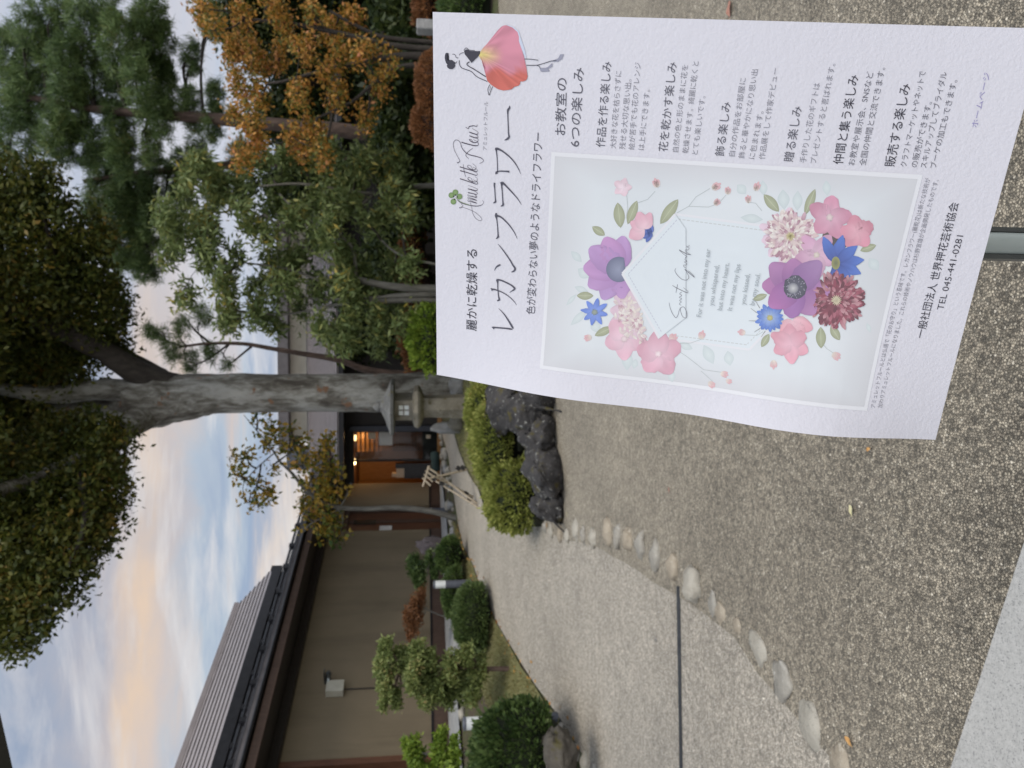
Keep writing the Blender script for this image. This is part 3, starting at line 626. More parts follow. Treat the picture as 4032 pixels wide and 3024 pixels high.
m = MB(); m.obox(B(1, -11.6, 4.36), wd * 13.85, wnrm * -.3, Vector((0, 0, .10))); part(m, 'ridge_cap', 'roof_metal', up_roof)
m = MB(); m.obox(B(1, -10.8, 2.75), wd * 13.7, wnrm * -.1, Vector((0, 0, .62))); part(m, 'upper_wall', 'black_metal')
m = MB(); laps(m, B(1, -9.1, 2.64), B(14.8, -9.1, 2.64), B(1, -10.9, 3.24), B(14.8, -10.9, 3.24), 9, .03)
laps(m, B(14.8, -9.1, 2.64), B(21.2, -9.1, 2.64), B(14.8, -10.9, 3.24), B(24.5, -10.2, 2.98), 9, .03)
lower = part(m, 'lower_roof', ['roof_metal_dark', 'lap_shadow'])
for s_, z_ in ((-9.75, 2.90), (-10.3, 3.09)):
    m = MB(); m.tube([B(1, s_, z_ + .05), B(22, s_, z_ + .05)], .018, 6)
    for i in range(26): m.obox(B(1.2 + i * .82, s_ - .05, z_ - .03), wd * .10, wnrm * .11, Vector((0, 0, .11)))
    part(m, 'snow_guard', 'black_metal', lower)
m = MB(); m.obox(B(1, -9.09, 2.61), wd * 20.5, wnrm * -.05, Vector((0, 0, .05))); part(m, 'gutter_edge', 'roof_metal_dark', lower)
m = MB(); m.tube([B(1, -9.06, 2.575), B(21.9, -9.06, 2.575)], .028, 8); part(m, 'gutter', 'black_metal', lower)
m = MB(); m.obox(B(1, -9.14, 2.40), wd * 21.2, wnrm * -.04, Vector((0, 0, .13))); part(m, 'fascia', 'wood_brown', lower)
m = MB(); m.hexa([B(1, -10.05, 2.42), B(21.2, -10.05, 2.42), B(21.2, -9.185, 2.42), B(1, -9.185, 2.42), B(1, -10.05, 2.45), B(21.2, -10.05, 2.45), B(21.2, -9.185, 2.45), B(1, -9.185, 2.45)])
for i in range(0): m.hexa([B(1.1 + i * .48, -10.1, 2.545), B(1.15 + i * .48, -10.1, 2.545), B(1.15 + i * .48, -9.18, 2.425), B(1.1 + i * .48, -9.18, 2.425), B(1.1 + i * .48, -10.1, 2.60), B(1.15 + i * .48, -10.1, 2.60), B(1.15 + i * .48, -9.18, 2.475), B(1.1 + i * .48, -9.18, 2.475)])
part(m, 'soffit', 'wood_dark')
m = MB(); m.obox(B(2, WALL_S + .20, 2.27), wd * (E_A - 2.1), wnrm * -.19, Vector((0, 0, .145))); part(m, 'shade_beam', 'wood_dark')  # added dark beam, stands in for and deepens the eave shade
m = MB(); m.obox(B(1, -9.32, 2.44), wd * 20.2, wnrm * -.05, Vector((0, 0, .30))); part(m, 'eave_closure', 'wood_dark')
# apron of concrete along the wall foot
aw = [B(a_, s_, 0) for a_, s_ in ((4, -10.0), (17.2, -10.0), (17.2, -9.2), (13, -9.0), (9, -8.75), (4, -8.6))]; sheet('apron', aw, 'concrete', .03)
# ---- wing with the entrance (its front looks at the viewer)
C0 = B(E_A, WALL_S, 0); ex = Vector((1, -.06, 0)).normalized(); ey = Vector((.06, 1, 0)).normalized()
def K(x, y, zr): p = C0 + ex * x + ey * y; p.z = CAMZ + zr; return p
def kb(m, x0, x1, y0, y1, z0, z1): m.obox(K(x0, y0, z0), ex * (x1 - x0), ey * (y1 - y0), Vector((0, 0, z1 - z0)))
zf = -.34
m = MB(); kb(m, 1.55, 13, 0, .2, zf, 1.55); kb(m, 0, 13, 0, .2, 1.98, 2.3); kb(m, 1.55, 3.4, -.0, .2, 1.55, 1.98); kb(m, 5.2, 13, 0, .2, 1.55, 1.98); part(m, 'wing_wall', 'wood_dark')
m = MB(); kb(m, 3.4, 5.2, .05, .1, 1.55, 1.98); part(m, 'wing_window', 'glass_pane')
m = MB(); kb(m, -.3, 1.9, -.05, 2.6, zf - .12, zf); kb(m, 0, 1.6, -.12, -.05, zf - .1, zf + .0); part(m, 'threshold', 'wood_warm')
m = MB(); kb(m, -.35, 1.9, 2.4, 2.5, zf, 2.0); kb(m, -.45, -.35, -.02, 2.5, zf, 2.0); kb(m, 1.85, 1.95, .2, 2.5, zf, 2.0)
for i in range(11): kb(m, .72, 1.55, .93 + 0, .95, .55 + i * .125, .55 + i * .125 + .075)
part(m, 'entrance_panelling', 'wood_warm')
m = MB(); kb(m, -.4, 1.95, .2, 2.5, 1.94, 1.98); part(m, 'entrance_ceiling', 'wood_red')
m = MB(); kb(m, 1.42, 1.56, -.14, 0, zf - .05, 1.98); part(m, 'downpipe', 'navy_metal')
m = MB(); kb(m, .62, .90, .06, .10, zf, 1.88); kb(m, .90, 1.42, .06, .075, zf, 1.88); part(m, 'entrance_glass', 'glass_dim')
m = MB()
for i in range(9): kb(m, .86 + i * .062, .875 + i * .062, .1, .13, zf + .02, .86)
for i in range(14): kb(m, .86, 1.42, .13, .145, zf + .06 + i * .085, zf + .072 + i * .085)
kb(m, .58, .63, .04, .14, zf, 1.9); kb(m, 1.38, 1.42, .03, .14, zf, 1.9); kb(m, 0, 1.42, .03, .14, 1.88, 1.98)
kb(m, .62, 1.42, .14, .18, zf, .05); part(m, 'door_lattice', 'wood_dark')
m = MB(); kb(m, 1.02, 1.38, .02, .03, .86, 1.22); part(m, 'notice', 'notice')
m = MB(); kb(m, 1.20, 1.37, .022, .03, 1.3, 1.5); part(m, 'notice', 'skin_plaster')
m = MB(); kb(m, 1.2, 1.3, .022, .03, -.16, -.04); part(m, 'notice', 'skin_plaster')
m = MB(); kb(m, .02, .44, .5, .9, zf, .56); part(m, 'cabinet', 'black_metal')
m = MB(); kb(m, .04, .30, .55, .8, .56, .78); kb(m, .06, .16, .57, .75, .78, .90); part(m, 'pale_box', 'skin_plaster')
m = MB(); kb(m, .30, .42, .55, .85, .56, .80); part(m, 'dark_box', 'black_metal')
# two lit downlights: they are seen burning in the photograph
for i, (u, v) in enumerate(((1300, 1402), (1206, 1400))):
    p = W(u, v, 20.5); m = MB(); m.lathe((p.x, p.y, p.z), [(.075, 0), (.085, .03), (.03, .06)], 14); dl = part(m, 'downlight', 'glow')
    L_ = bpy.data.lights.new('downlight_bulb', 'POINT'); L_.energy = 12; L_.color = (1, .58, .24); L_.shadow_soft_size = .06
    lo = bpy.data.objects.new('downlight_bulb', L_); COL.objects.link(lo); lo.location = (p.x, p.y + .35, p.z - .12); lo.parent = dl; lo.matrix_parent_inverse = Matrix.Identity(4)
# wing roof
y_e = -1.0
m = MB(); laps(m, K(.3, y_e, 2.18), K(16, y_e, 2.18), K(-1.4, y_e + 3.7, 3.46), K(16, y_e + 3.7, 3.46), 16, .026); wr = part(m, 'wing_roof', ['roof_metal', 'lap_shadow'])
m = MB(); kb(m, .3, 16, y_e + .02, y_e + .07, 2.04, 2.16); part(m, 'fascia', 'black_metal', wr)
m = MB(); kb(m, -.4, 16, y_e + .08, .0, 2.1, 2.13); part(m, 'soffit', 'wood_dark', wr)
# raised clerestory on the wing
m = MB(); kb(m, .9, 9.5, y_e + 4.1, y_e + 6, 3.2, 4.05); part(m, 'clerestory_wall', 'cream_wall')
m = MB(); kb(m, .5, 10, y_e + 3.7, y_e + 6.4, 4.05, 4.35); kb(m, .8, 9.6, y_e + 3.75, y_e + 4.05, 3.30, 3.52); part(m, 'clerestory_roof', 'roof_metal_dark')
m = MB(); kb(m, -.05, .6, y_e + 3.6, y_e + 4.2, 3.4, 4.1); kb(m, .05, .5, y_e + 3.5, y_e + 3.6, 3.6, 3.95); part(m, 'roof_vent', 'bollard_grey')
# side building farther right
SH = thing('outbuilding', 'dark slatted outbuilding glimpsed behind the green tree on the right', 'building', (5.6, 22, 1.05))
def SB(m, u0, u1, v0, v1, Y, th=.15):
    p, q = W(u0, v1, Y), W(u1, v0, Y); m.obox(p, Vector((q.x - p.x, 0, 0)), Vector((0, th, 0)), Vector((0, 0, q.z - p.z)))
m = MB(); SB(m, 2020, 2420, 1560, 1760, 22.3); part(m, 'wall', 'wood_brown', SH)
m = MB(); SB(m, 2075, 2230, 1545, 1650, 22.2, .05); part(m, 'light_panel', 'cream_wall', SH)
m = MB(); [SB(m, 2090 + i * 15, 2097 + i * 15, 1650, 1760, 22.0, .05) for i in range(13)]; part(m, 'slat_screen', 'black_metal', SH)
m = MB(); a, b, c, d = W(1960, 1590, 21.3), W(2480, 1590, 21.3), W(2480, 1440, 23.5), W(1990, 1440, 23.5); laps(m, a, b, d, c, 9, .03); part(m, 'roof', ['roof_metal', 'lap_shadow'], SH)
# camera box on the wall
pa = a_at(320); CB = thing('security_camera', 'small camera on a beige box high on the plaster wall', 'security camera', B(pa, WALL_S + .1, 1.5))
a0, a1 = a_at(293), a_at(336)
m = MB(); wall_piece(m, a0, a1, 1.42, 1.72, WALL_S + .14, .135); part(m, 'box', 'box_plastic', CB)
m = MB(); m.tube([B(a1 - .03, WALL_S + .12, 1.70), B(a1 + .05, WALL_S + .16, 1.70)], .022, 8); part(m, 'bracket', 'steel', CB)
m = MB(); m.tube([B(a1 + .05, WALL_S + .02, 1.72), B(a1 + .07, WALL_S + .24, 1.70)], [.045, .05], 10); m.tube([B(a1 + .07, WALL_S + .24, 1.70), B(a1 + .072, WALL_S + .27, 1.698)], [.03, .034], 10)
m.obox(B(a1 + .0, WALL_S + .05, 1.765), wd * .12, wnrm * .26, Vector((0, 0, .012))); part(m, 'camera_body', 'steel_dark', CB)
m = MB(); m.tube([B(a_at(318), WALL_S + .02, 1.42), B(a_at(319), WALL_S + .02, zb + .3)], .012, 6); part(m, 'conduit', 'wood_dark', CB)
# overhanging eave corner above the viewer at the far upper left
pA, pB = W(162, -30, 2.95), W(-40, 30, 3.03); d = (pB - pA); d.z = 0; d.normalize()
CP = thing('porch_canopy', 'dark porch roof corner at the top left of the view', 'canopy', (-3.6, 2.5, 0))
m = MB(); nb = Vector((-d.y, d.x, 0)); nb = nb if nb.y < 0 else -nb
o = pA - d * .1; o.z = pA.z; m.obox(o, d * 3.6, nb * 1.3, Vector((0, 0, .14))); part(m, 'roof', 'wood_dark', CP)
m = MB(); m.obox(o + d * .02 + nb * .02 - Vector((0, 0, .05)), d * 3.5, nb * .09, Vector((0, 0, .05))); part(m, 'beam', 'black_metal', CP)
for k in (2.4, 3.4):
    q = o + d * k + nb * .3; m = MB(); m.tube([(q.x, q.y, 0), (q.x, q.y, q.z)], .06, 10); part(m, 'post', 'wood_dark', CP)
# ================================================================== garden things
# stone lantern
LY = 13.1
def lan(u, v, Y=LY): return W(u, v, Y)
lb = lan(1424, 1838); LX = lan(1424, 1700).x; zz = lambda v: lan(1424, v).z
LN = thing('stone_lantern', 'weathered stone garden lantern in front of the big tree trunk', 'lantern', (LX, LY, lb.z))
def sqring(r, z, n=4, rz=math.pi / 4 + .25): return [Vector((LX + r * math.cos(2 * math.pi * j / n + rz), LY + r * math.sin(2 * math.pi * j / n + rz), z)) for j in range(n)]
def lp(m, prof, n, name, mat, rz=.25):
    m.loft([sqring(r, zz(v), n, rz) for r, v in prof]); return part(m, name, mat, LN)
lp(MB(), [(.30, 1868), (.30, 1840), (.26, 1832)], 6, 'plinth', 'lantern_stone')
lp(MB(), [(.225, 1834), (.20, 1700), (.205, 1668)], 6, 'shaft', 'lantern_stone')
lp(MB(), [(.20, 1670), (.36, 1655), (.39, 1646), (.37, 1632), (.26, 1624)], 6, 'platform', 'lantern_stone')
fb = MB(); R4 = math.pi / 4 - .12
# fire box with a real opening toward the viewer
r_ = .235; z0, z1 = zz(1626), zz(1553)
c_ = Vector((LX, LY, 0)); ax = Vector((math.cos(-.38), math.sin(-.38), 0)); ay = Vector((-ax.y, ax.x, 0)); hw = .185
def lbx(m, x0, x1, y0, y1, za, zb_): o = c_ + ax * x0 + ay * y0; o.z = za; m.obox(o, ax * (x1 - x0), ay * (y1 - y0), Vector((0, 0, zb_ - za)))
lbx(fb, -hw, hw, -.02, hw, z0, z1); lbx(fb, -hw, -.10, -hw, -.02, z0, z1); lbx(fb, .10, hw, -hw, -.02, z0, z1); lbx(fb, -.10, .10, -hw, -.02, z0, z0 + .07); lbx(fb, -.10, .10, -hw, -.02, z1 - .08, z1)
part(fb, 'fire_box', 'lantern_stone', LN)
m = MB(); lbx(m, -.10, .10, -hw + .03, -hw + .045, z0 + .07, z1 - .08); lw = part(m, 'lantern_window', 'lantern_paper', LN)
m = MB(); lbx(m, -.008, .008, -hw + .012, -hw + .028, z0 + .07, z1 - .08); lbx(m, -.10, -.008, -hw + .012, -hw + .028, (z0 + z1) / 2 - .012, (z0 + z1) / 2 + .006); lbx(m, .008, .10, -hw + .012, -hw + .028, (z0 + z1) / 2 - .012, (z0 + z1) / 2 + .006); part(m, 'window_bar', 'lantern_stone', lw)
m = MB(); m.loft([sqring(r, zz(v), 6, .3) for r, v in ((.22, 1556), (.50, 1552), (.52, 1541), (.40, 1530), (.24, 1517), (.11, 1503), (.10, 1497))], True); part(m, 'cap', 'lantern_roof_stone', LN)
m = MB(); m.lathe((LX, LY, zz(1499)), [(.07, 0), (.09, .03), (.085, .07), (.05, .11), (.015, .14)], 12); part(m, 'finial', 'lantern_roof_stone', LN)
# grey stones round the lantern and the foot of the tree
for i, (u, v, Y, r, lab, mt) in enumerate(((1500, 1810, 13.6, (.22, .18, .2), 'pale grey stone right of the lantern by the tree foot', 'grey_stone'), (1340, 1765, 14.2, (.13, .12, .33), 'tall pale grey stone block left of the lantern', 'grey_stone'), (1545, 1835, 13.3, (.12, .1, .1), 'small grey stone against the poster edge', 'grey_stone'), (1362, 1800, 13.7, (.16, .14, .16), 'low grey brown stone at the lantern foot', 'lantern_stone'))):
    rock('garden_stone', lab, W(u, v, Y), r, 70 + i, mt, .3, i, 'stone', 'grey stones near the lantern', 3)
# bollard lights
def bollard(u, vb, vt, Y, d, label, base=None):
    top = W(u, vt, Y); z0 = gz(top.x, top.y) - .02 if base is None else base; x, y = top.x, top.y; H = top.z - z0; r = d / 2
    t = thing('bollard_light', label, 'bollard light', (x, y, z0), 'bollard lights along the path')
    hs = max(.14, H * .30)
    m = MB(); m.lathe((x, y, z0), [(r * 1.04, 0), (r, .015), (r, H - hs)], 24); part(m, 'post', 'bollard_grey', t)
    m = MB(); m.lathe((x, y, z0 + H - hs), [(r * .97, 0), (r * .97, hs - .03)], 24); part(m, 'lamp_shade', 'lamp_shade_mat', t)
    m = MB(); m.lathe((x, y, z0 + H - .03), [(r * 1.02, 0), (r * 1.03, .022), (r * .6, .032)], 24); part(m, 'cap', 'bollard_grey', t)
bollard(174, 1930, 1822, 7.0, .122, 'bollard light with white shade behind the big round shrub')
bollard(722, 1834, 1706, 11.8, .125, 'bollard light on the lawn strip before the dark green shrubs')
bollard(1012, 1792, 1673, 17.0, .13, 'distant bollard light beside the thin tree trunk')
# clipped shrubs
def SHR(name, label, u, v, Y, rx, ry, rz, n, size, mat, **k): return shrub(name, label, W(u, v, Y), (rx, ry, rz), n, size, mat, **k)
SHR('round_shrub', 'big dark green dome shrub at the lower left over the boulder', 45, 2062, 6.4, .46, .45, .44, 10000, .045, 'leaf_dark_shrub', aspect=.55, lump=.07)
SHR('round_shrub', 'smooth dome shrub like a cushion beside the path', 595, 1868, 10.3, .46, .45, .27, 9000, .05, 'leaf_juniper', aspect=.3, lump=.06)
SHR('round_shrub', 'dark green shrub behind the middle bollard light', 695, 1790, 12.4, .42, .35, .18, 4500, .05, 'leaf_dark_shrub', aspect=.5)
SHR('round_shrub', 'dark green ball shrub at the foot of the upright stone', 835, 1775, 12.8, .30, .28, .23, 4500, .05, 'leaf_dark_shrub', aspect=.5)
SHR('azalea', 'far azalea mound reaching behind the lantern', 1400, 1893, 9.2, .34, .35, .18, 5000, .04, 'leaf_azalea')
SHR('azalea', 'wide azalea mound over the dark rocks', 1265, 1955, 8.3, .52, .45, .28, 11000, .036, 'leaf_azalea', lump=.12)
SHR('azalea', 'bright yellow green azalea mound at the path corner', 1068, 2020, 7.8, .36, .4, .30, 9000, .036, 'leaf_azalea', lump=.13)
SHR('bright_shrub', 'bright green leafy shrub between the big tree and the poster', 1690, 1690, 12.2, .50, .4, .32, 5000, .065, 'leaf_azalea_bright', lump=.2)
SHR('rust_shrub', 'rust brown dome shrub at the right edge behind the poster', 2690, 1712, 9.6, .40, .4, .24, 7000, .035, 'leaf_rust', coremat='rust_core', lump=.05)
SHR('rust_shrub', 'rust brown dome shrub beside the pine trunk', 2535, 1720, 9.9, .32, .3, .33, 6000, .035, 'leaf_rust', coremat='rust_core', lump=.08)
SHR('low_hedge', 'low rusty hedge beyond the thin green tree trunks', 1870, 1630, 15.5, 1.5, .5, .35, 6000, .08, 'leaf_rust', coremat='rust_core', lump=.2)
SHR('low_hedge', 'dark green low hedge along the gravel at the right', 3010, 1850, 10.6, 1.3, .5, .36, 9000, .06, 'leaf_dark_shrub', lump=.2)
SHR('low_hedge', 'orange brown low hedge at the right border', 3060, 1690, 12.5, .7, .5, .24, 4000, .06, 'leaf_rust', coremat='rust_core', lump=.15)
# topiary trees and small maples by the wall
def pompom(name, label, base, trunk, pads, leaf, n, size, tr=.03, cat='tree', aspect=.45, group=None, mat2='bark_grey', twigs=True):
    Y = base[2]; b = W(*base); b.z = gz(b.x, b.y) - .03
    t = thing(name, label, cat, b, group); m = MB(); tp = smoothpts([b] + [W(u, v, Y) for u, v in trunk], 4)
    m.tube(tp, [tr * (1 - .6 * i / (len(tp) - 1)) for i in range(len(tp))], 8, .2); P = []
    for u, v, hu, hv in pads:
        c = W(u, v, Y + random.uniform(-.15, .15)); k = Y / 2930.0 * 1.18; r = (hu * k, hu * k * .9, hv * k)
        q = min(tp, key=lambda p: (p - c).length + (.4 if p.z > c.z else 0)); m.tube(smoothpts([q, (q + c) / 2 + Vector((0, 0, -.03)), c], 3), lerps([tr * .45, tr * .3, tr * .12], 3), 6)
        kk = int(n * 1.3 * hu * hv / 3000); d = unit(kk); d[:, 2] = np.where(d[:, 2] < -.4, -d[:, 2], d[:, 2])
        P.append(np.array(c) + d * np.array(r) * rng.uniform(.35, 1.08, (kk, 1)))
    m.build('trunk', mat2, t)
    P = np.concatenate(P); quads_object('crown', leaf_arrays(P, size, aspect, bias=(0, 0, .5)), leaf, t); return t
pompom('topiary_tree', 'small cloud pruned tree with green pads before the plaster wall', (385, 1915, 8.9), [(395, 1830), (420, 1740), (400, 1650), (380, 1570)],
       [(470, 1535, 42, 36), (400, 1520, 50, 38), (330, 1540, 52, 42), (275, 1570, 40, 30), (440, 1660, 60, 48), (350, 1640, 55, 40), (300, 1690, 60, 40), (395, 1790, 60, 42), (330, 1830, 62, 42), (445, 1850, 40, 38), (250, 1520, 26, 22), (350, 1880, 66, 44), (400, 1905, 50, 30), (290, 1780, 50, 36), (300, 1870, 50, 36), (430, 1590, 50, 36), (370, 1715, 62, 38), (430, 1705, 40, 34), (310, 1735, 46, 34)], 'leaf_topiary', 1300, .05, .032, mat2='bark_brown')
pompom('topiary_tree', 'yellow green young tree at the lower left border', (40, 1830, 7.6), [(60, 1760), (55, 1690), (65, 1640)],
       [(75, 1640, 42, 40), (30, 1660, 40, 40), (100, 1605, 16, 18), (55, 1740, 46, 34), (120, 1750, 34, 30), (20, 1800, 50, 36), (-40, 1700, 50, 50), (90, 1800, 36, 24)], 'leaf_azalea_bright', 1100, .05, .02)
pompom('small_maple', 'little rust red umbrella shaped maple against the wall', (585, 1790, 12.8), [(600, 1740), (620, 1690), (640, 1650)],
       [(590, 1615, 50, 22), (640, 1640, 50, 22), (560, 1640, 40, 24), (680, 1670, 36, 22), (615, 1660, 50, 22), (525, 1618, 26, 14)], 'leaf_rust', 1500, .045, .016)
pompom('topiary_tree', 'dark green topiary with one round pad left of the upright stone', (790, 1790, 13.2), [(800, 1740), (800, 1690)],
       [(775, 1665, 50, 40), (800, 1640, 44, 32), (740, 1660, 36, 28), (830, 1700, 30, 20), (770, 1720, 36, 22)], 'leaf_dark_shrub', 1700, .05, .026)
# upright stone
t_ = crag('standing_stone', 'tall grey brown upright stone in the wall bed', W(860, 1745, 13.9), (.22, .17, .55), 88, 'standing_stone_mat', .4, 'stone')
t_.rotation_euler = (0, math.radians(14), 0)
# white rubble along the foot of the wall
for i in range(64):
    a = 8.2 + i * .2 + random.uniform(-.06, .06); s_ = -8.55 - max(0, a - 9) * .06 + random.uniform(-.1, .45); p = B(a, s_, 0); r = random.uniform(.06, .15)
    rock('rubble_stone', 'pale loose stone in the band along the wall foot', on(p.x, p.y, .015), (r, r * .8, r * .6), 100 + i, random.choice(['cobble_light', 'cobble_grey', 'grey_stone']), .35, i * 1.3, 'stone', 'pale loose stones along the wall foot', 2)
# bamboo trestle
t = thing('bamboo_trestle', 'bamboo poles lashed into a crossed barrier beside the path', 'barrier', on(W(1135, 1830, 12).x, 12.0))
Y = 11.6
for (u0, v0, y0), (u1, v1, y1) in (((1040, 1880, Y - .2), (1165, 1712, Y + .15)), ((1065, 1868, Y + .3), (1150, 1708, Y - .1)), ((1175, 1838, Y + .1), (1140, 1690, Y - .05)), ((1022, 1890, Y - .3), (1140, 1700, Y + .25)), ((1190, 1690, Y), (1108, 1665, Y))):
    m = MB(); m.tube([W(u0, v0, y0), W(u1, v1, y1)], [.018, .015], 8); part(m, 'pole', 'bamboo', t)
for i in range(4):
    a_, b_ = W(1185 - i * 14, 1682 - i * 6, Y), W(1160 - i * 16, 1720 - i * 8, Y); m = MB(); m.tube([a_, b_], .017, 8); part(m, 'crosspiece', 'bamboo', t)
for u, v in ((1140, 1710), (1120, 1740), (1060, 1850), (1080, 1835), (1182, 1822), (1180, 1805)):
    c = W(u, v, Y); m = MB(); m.tube([c + Vector((-.02, 0, -.03)), c + Vector((.02, 0, .03))], .034, 8); part(m, 'rope_lashing', 'rope', t)
# teal bench roll at the entrance
c0, c1 = W(1168, 1716, 19.6), W(1246, 1712, 19.6); m = MB(); m.tube([c0, c0.lerp(c1, .06), c0.lerp(c1, .94), c1], [.07, .115, .115, .07], 14)
tag(m.build('mat_roll', 'teal_cloth'), 'dark teal rolled mat lying before the lit entrance', 'mat')
# pale post at the right
p = W(2919, 1640, 10.4); m = MB(); m.box((p.x, p.y, gz(p.x, p.y) - .02), .16, .16, p.z - gz(p.x, p.y) + .02, .2, .012)
tag(m.build('stone_post', 'grey_stone'), 'short pale square stone post above the poster at the right', 'post')
# fallen leaves
def fallen(label, u, v, mat, L, rz):
    p = G(u, v, .016); m = MB(); n = 7; top = []
    for i in range(n):
        x = -L / 2 + L * i / (n - 1); w = L * .30 * math.sin(math.pi * (i + .25) / (n - .5)) ** .8
        z = .012 * math.sin(i * 1.1 + u) * L * 10 * .4 + .004
        for s_ in (-1, 0, 1):
            q = Matrix.Rotation(rz, 3, 'Z') @ Vector((x, w * s_, abs(s_) * .12 * w + z)); top.append(p + q)
    m.add(top, [(i * 3 + j, (i + 1) * 3 + j, (i + 1) * 3 + j + 1, i * 3 + j + 1) for i in range(n - 1) for j in (0, 1)], True)
    m.tube([top[1], p + Matrix.Rotation(rz, 3, 'Z') @ Vector((-L * .72, 0, .008))], .0012, 5)
    tag(m.build('fallen_leaf', mat), label, 'leaf', 'fallen leaves on the gravel')
for l, u, v, mt, L, rz in (('pale yellow fallen leaf in the middle of the dark gravel', 1018, 3371, 'leaf_yellow', .034, .4), ('reddish fallen leaf at the right edge of the gravel', 2990, 2886, 'leaf_pink', .075, 0.1), ('orange curled leaf on the gravel near the granite slab', 108, 3362, 'leaf_orange', .04, 1.3),
    ('pinkish leaf lying on the gravel before the dark rocks', 1097, 2647, 'leaf_pink', .03, .2), ('small yellow leaf on the gravel by the low pointed rock', 1000, 2240, 'leaf_yellow', .04, .7), ('orange leaf on top of the first cobble', 957, 2160, 'leaf_orange', .05, .1),
    ('orange leaf on the lawn strip under the topiary', 282, 1938, 'leaf_orange', .07, .9), ('blue grey leaf fragment on the pale path', 508, 2594, 'bollard_grey', .03, 1.0), ('small orange leaf on the gravel left of the poster corner', 1255, 3440, 'leaf_orange', .022, 2.0)):
    fallen(l, u, v, mt, L, rz)
pts = []
for u, v in [(random.uniform(190, 1000), 0) for _ in range(110)]:
    y = random.uniform(5.6, 15); x = edge_x(y) + random.gauss(-.03, .10); pts.append((x, y, gz(x, y) + .018))
for _ in range(0):
    q = random.choice(bnd); pts.append((q.x + random.gauss(.25, .5), q.y + random.gauss(.2, .4), 0))
pts = np.array([(x, y, gz(x, y) + .02) for x, y, z in pts])
tag(quads_object('leaf_litter', leaf_arrays(pts, .045, .5, bias=(0, 0, 0), dirs=np.tile([1., .3, .05], (len(pts), 1))), 'litter_mat'), 'scattered orange leaf litter along the path edges', 'leaf litter', kind='stuff')
# ================================================================== trees
def limb(m, pts, r, n=10, wob=.12, k=4):
    m.tube(smoothpts(pts, k), lerps(r, k), n, wob)
# --- the big tree
TY = 14.5
def T(u, v, dy=0): return W(u, v, TY + dy)
b = T(1485, 1840); b.z = gz(b.x, b.y) - .05
BT = thing('big_tree', 'big old tree with mottled grey trunk in the middle, spreading over the view', 'tree', b)
m = MB(); limb(m, [b, T(1480, 1760), T(1478, 1600), T(1476, 1400), T(1477, 1200), T(1476, 1000), T(1474, 860), T(1462, 740), T(1445, 620), T(1430, 520)], [.52, .43, .385, .365, .37, .365, .38, .43, .50, .48], 26, .10, 5)
part(m, 'trunk', 'big_bark', BT)
limbs = [([T(1450, 600), T(1385, 560, -.3), T(1290, 430, -.9), T(1200, 300, -1.6), T(1090, 0, -2.6), T(1020, -250, -3.2)], [.34, .27, .19, .15, .11, .06]),
 ([T(1440, 560), T(1425, 400, .3), T(1420, 200, .6), T(1400, 0, .8), T(1390, -300, 1)], [.36, .27, .23, .19, .1]),
 ([T(1460, 600), T(1490, 420, -.2), T(1470, 200, -.4), T(1500, -50, -.5)], [.3, .2, .16, .1]),
 ([T(1490, 720), T(1545, 560, -.2), T(1640, 410, -.5), T(1742, 205, -.9), T(1835, 0, -1.3), T(1920, -250, -1.6)], [.25, .23, .20, .17, .14, .09]),
 ([T(1535, 660), T(1575, 600, .3), T(1640, 480, .5), T(1766, 273, .8), T(1900, 120, 1.3), T(2050, 60, 1.6)], [.12, .10, .09, .07, .05, .03]),
 ([T(1290, 430, -.9), T(1180, 330, -1.0), T(1060, 220, -1.5), T(900, 170, -2.0)], [.12, .09, .06, .03]),
 ([T(1385, 560, -.3), T(1330, 380, -.6), T(1290, 200, -1), T(1270, 0, -1.2)], [.12, .09, .07, .05]),
 ([T(1200, 300, -1.6), T(1080, 330, -2.3), T(940, 330, -2.8), T(800, 270, -3.2)], [.08, .06, .04, .02]),
 ([T(1150, 180, -1.8), T(900, 60, -2.4), T(700, -20, -3), T(560, -40, -3.2)], [.09, .07, .04, .02]),
 ([T(1745, 205, -.9), T(1900, 230, -1.2), T(2060, 200, -1.6), T(2200, 160, -1.8)], [.09, .06, .04, .02])]
for p, r in limbs:
    m = MB(); limb(m, p, r, 12, .16); part(m, 'limb', 'big_bark' if r[0] > .25 else 'bark_dark', BT)
bl = []
def blob(u, v, hu, hv, dy, dd=None):
    Y = TY + dy; k = Y / 2930.0; bl.append((tuple(W(u, v, Y)), (hu * k, (dd or hu * .8) * k, hv * k)))
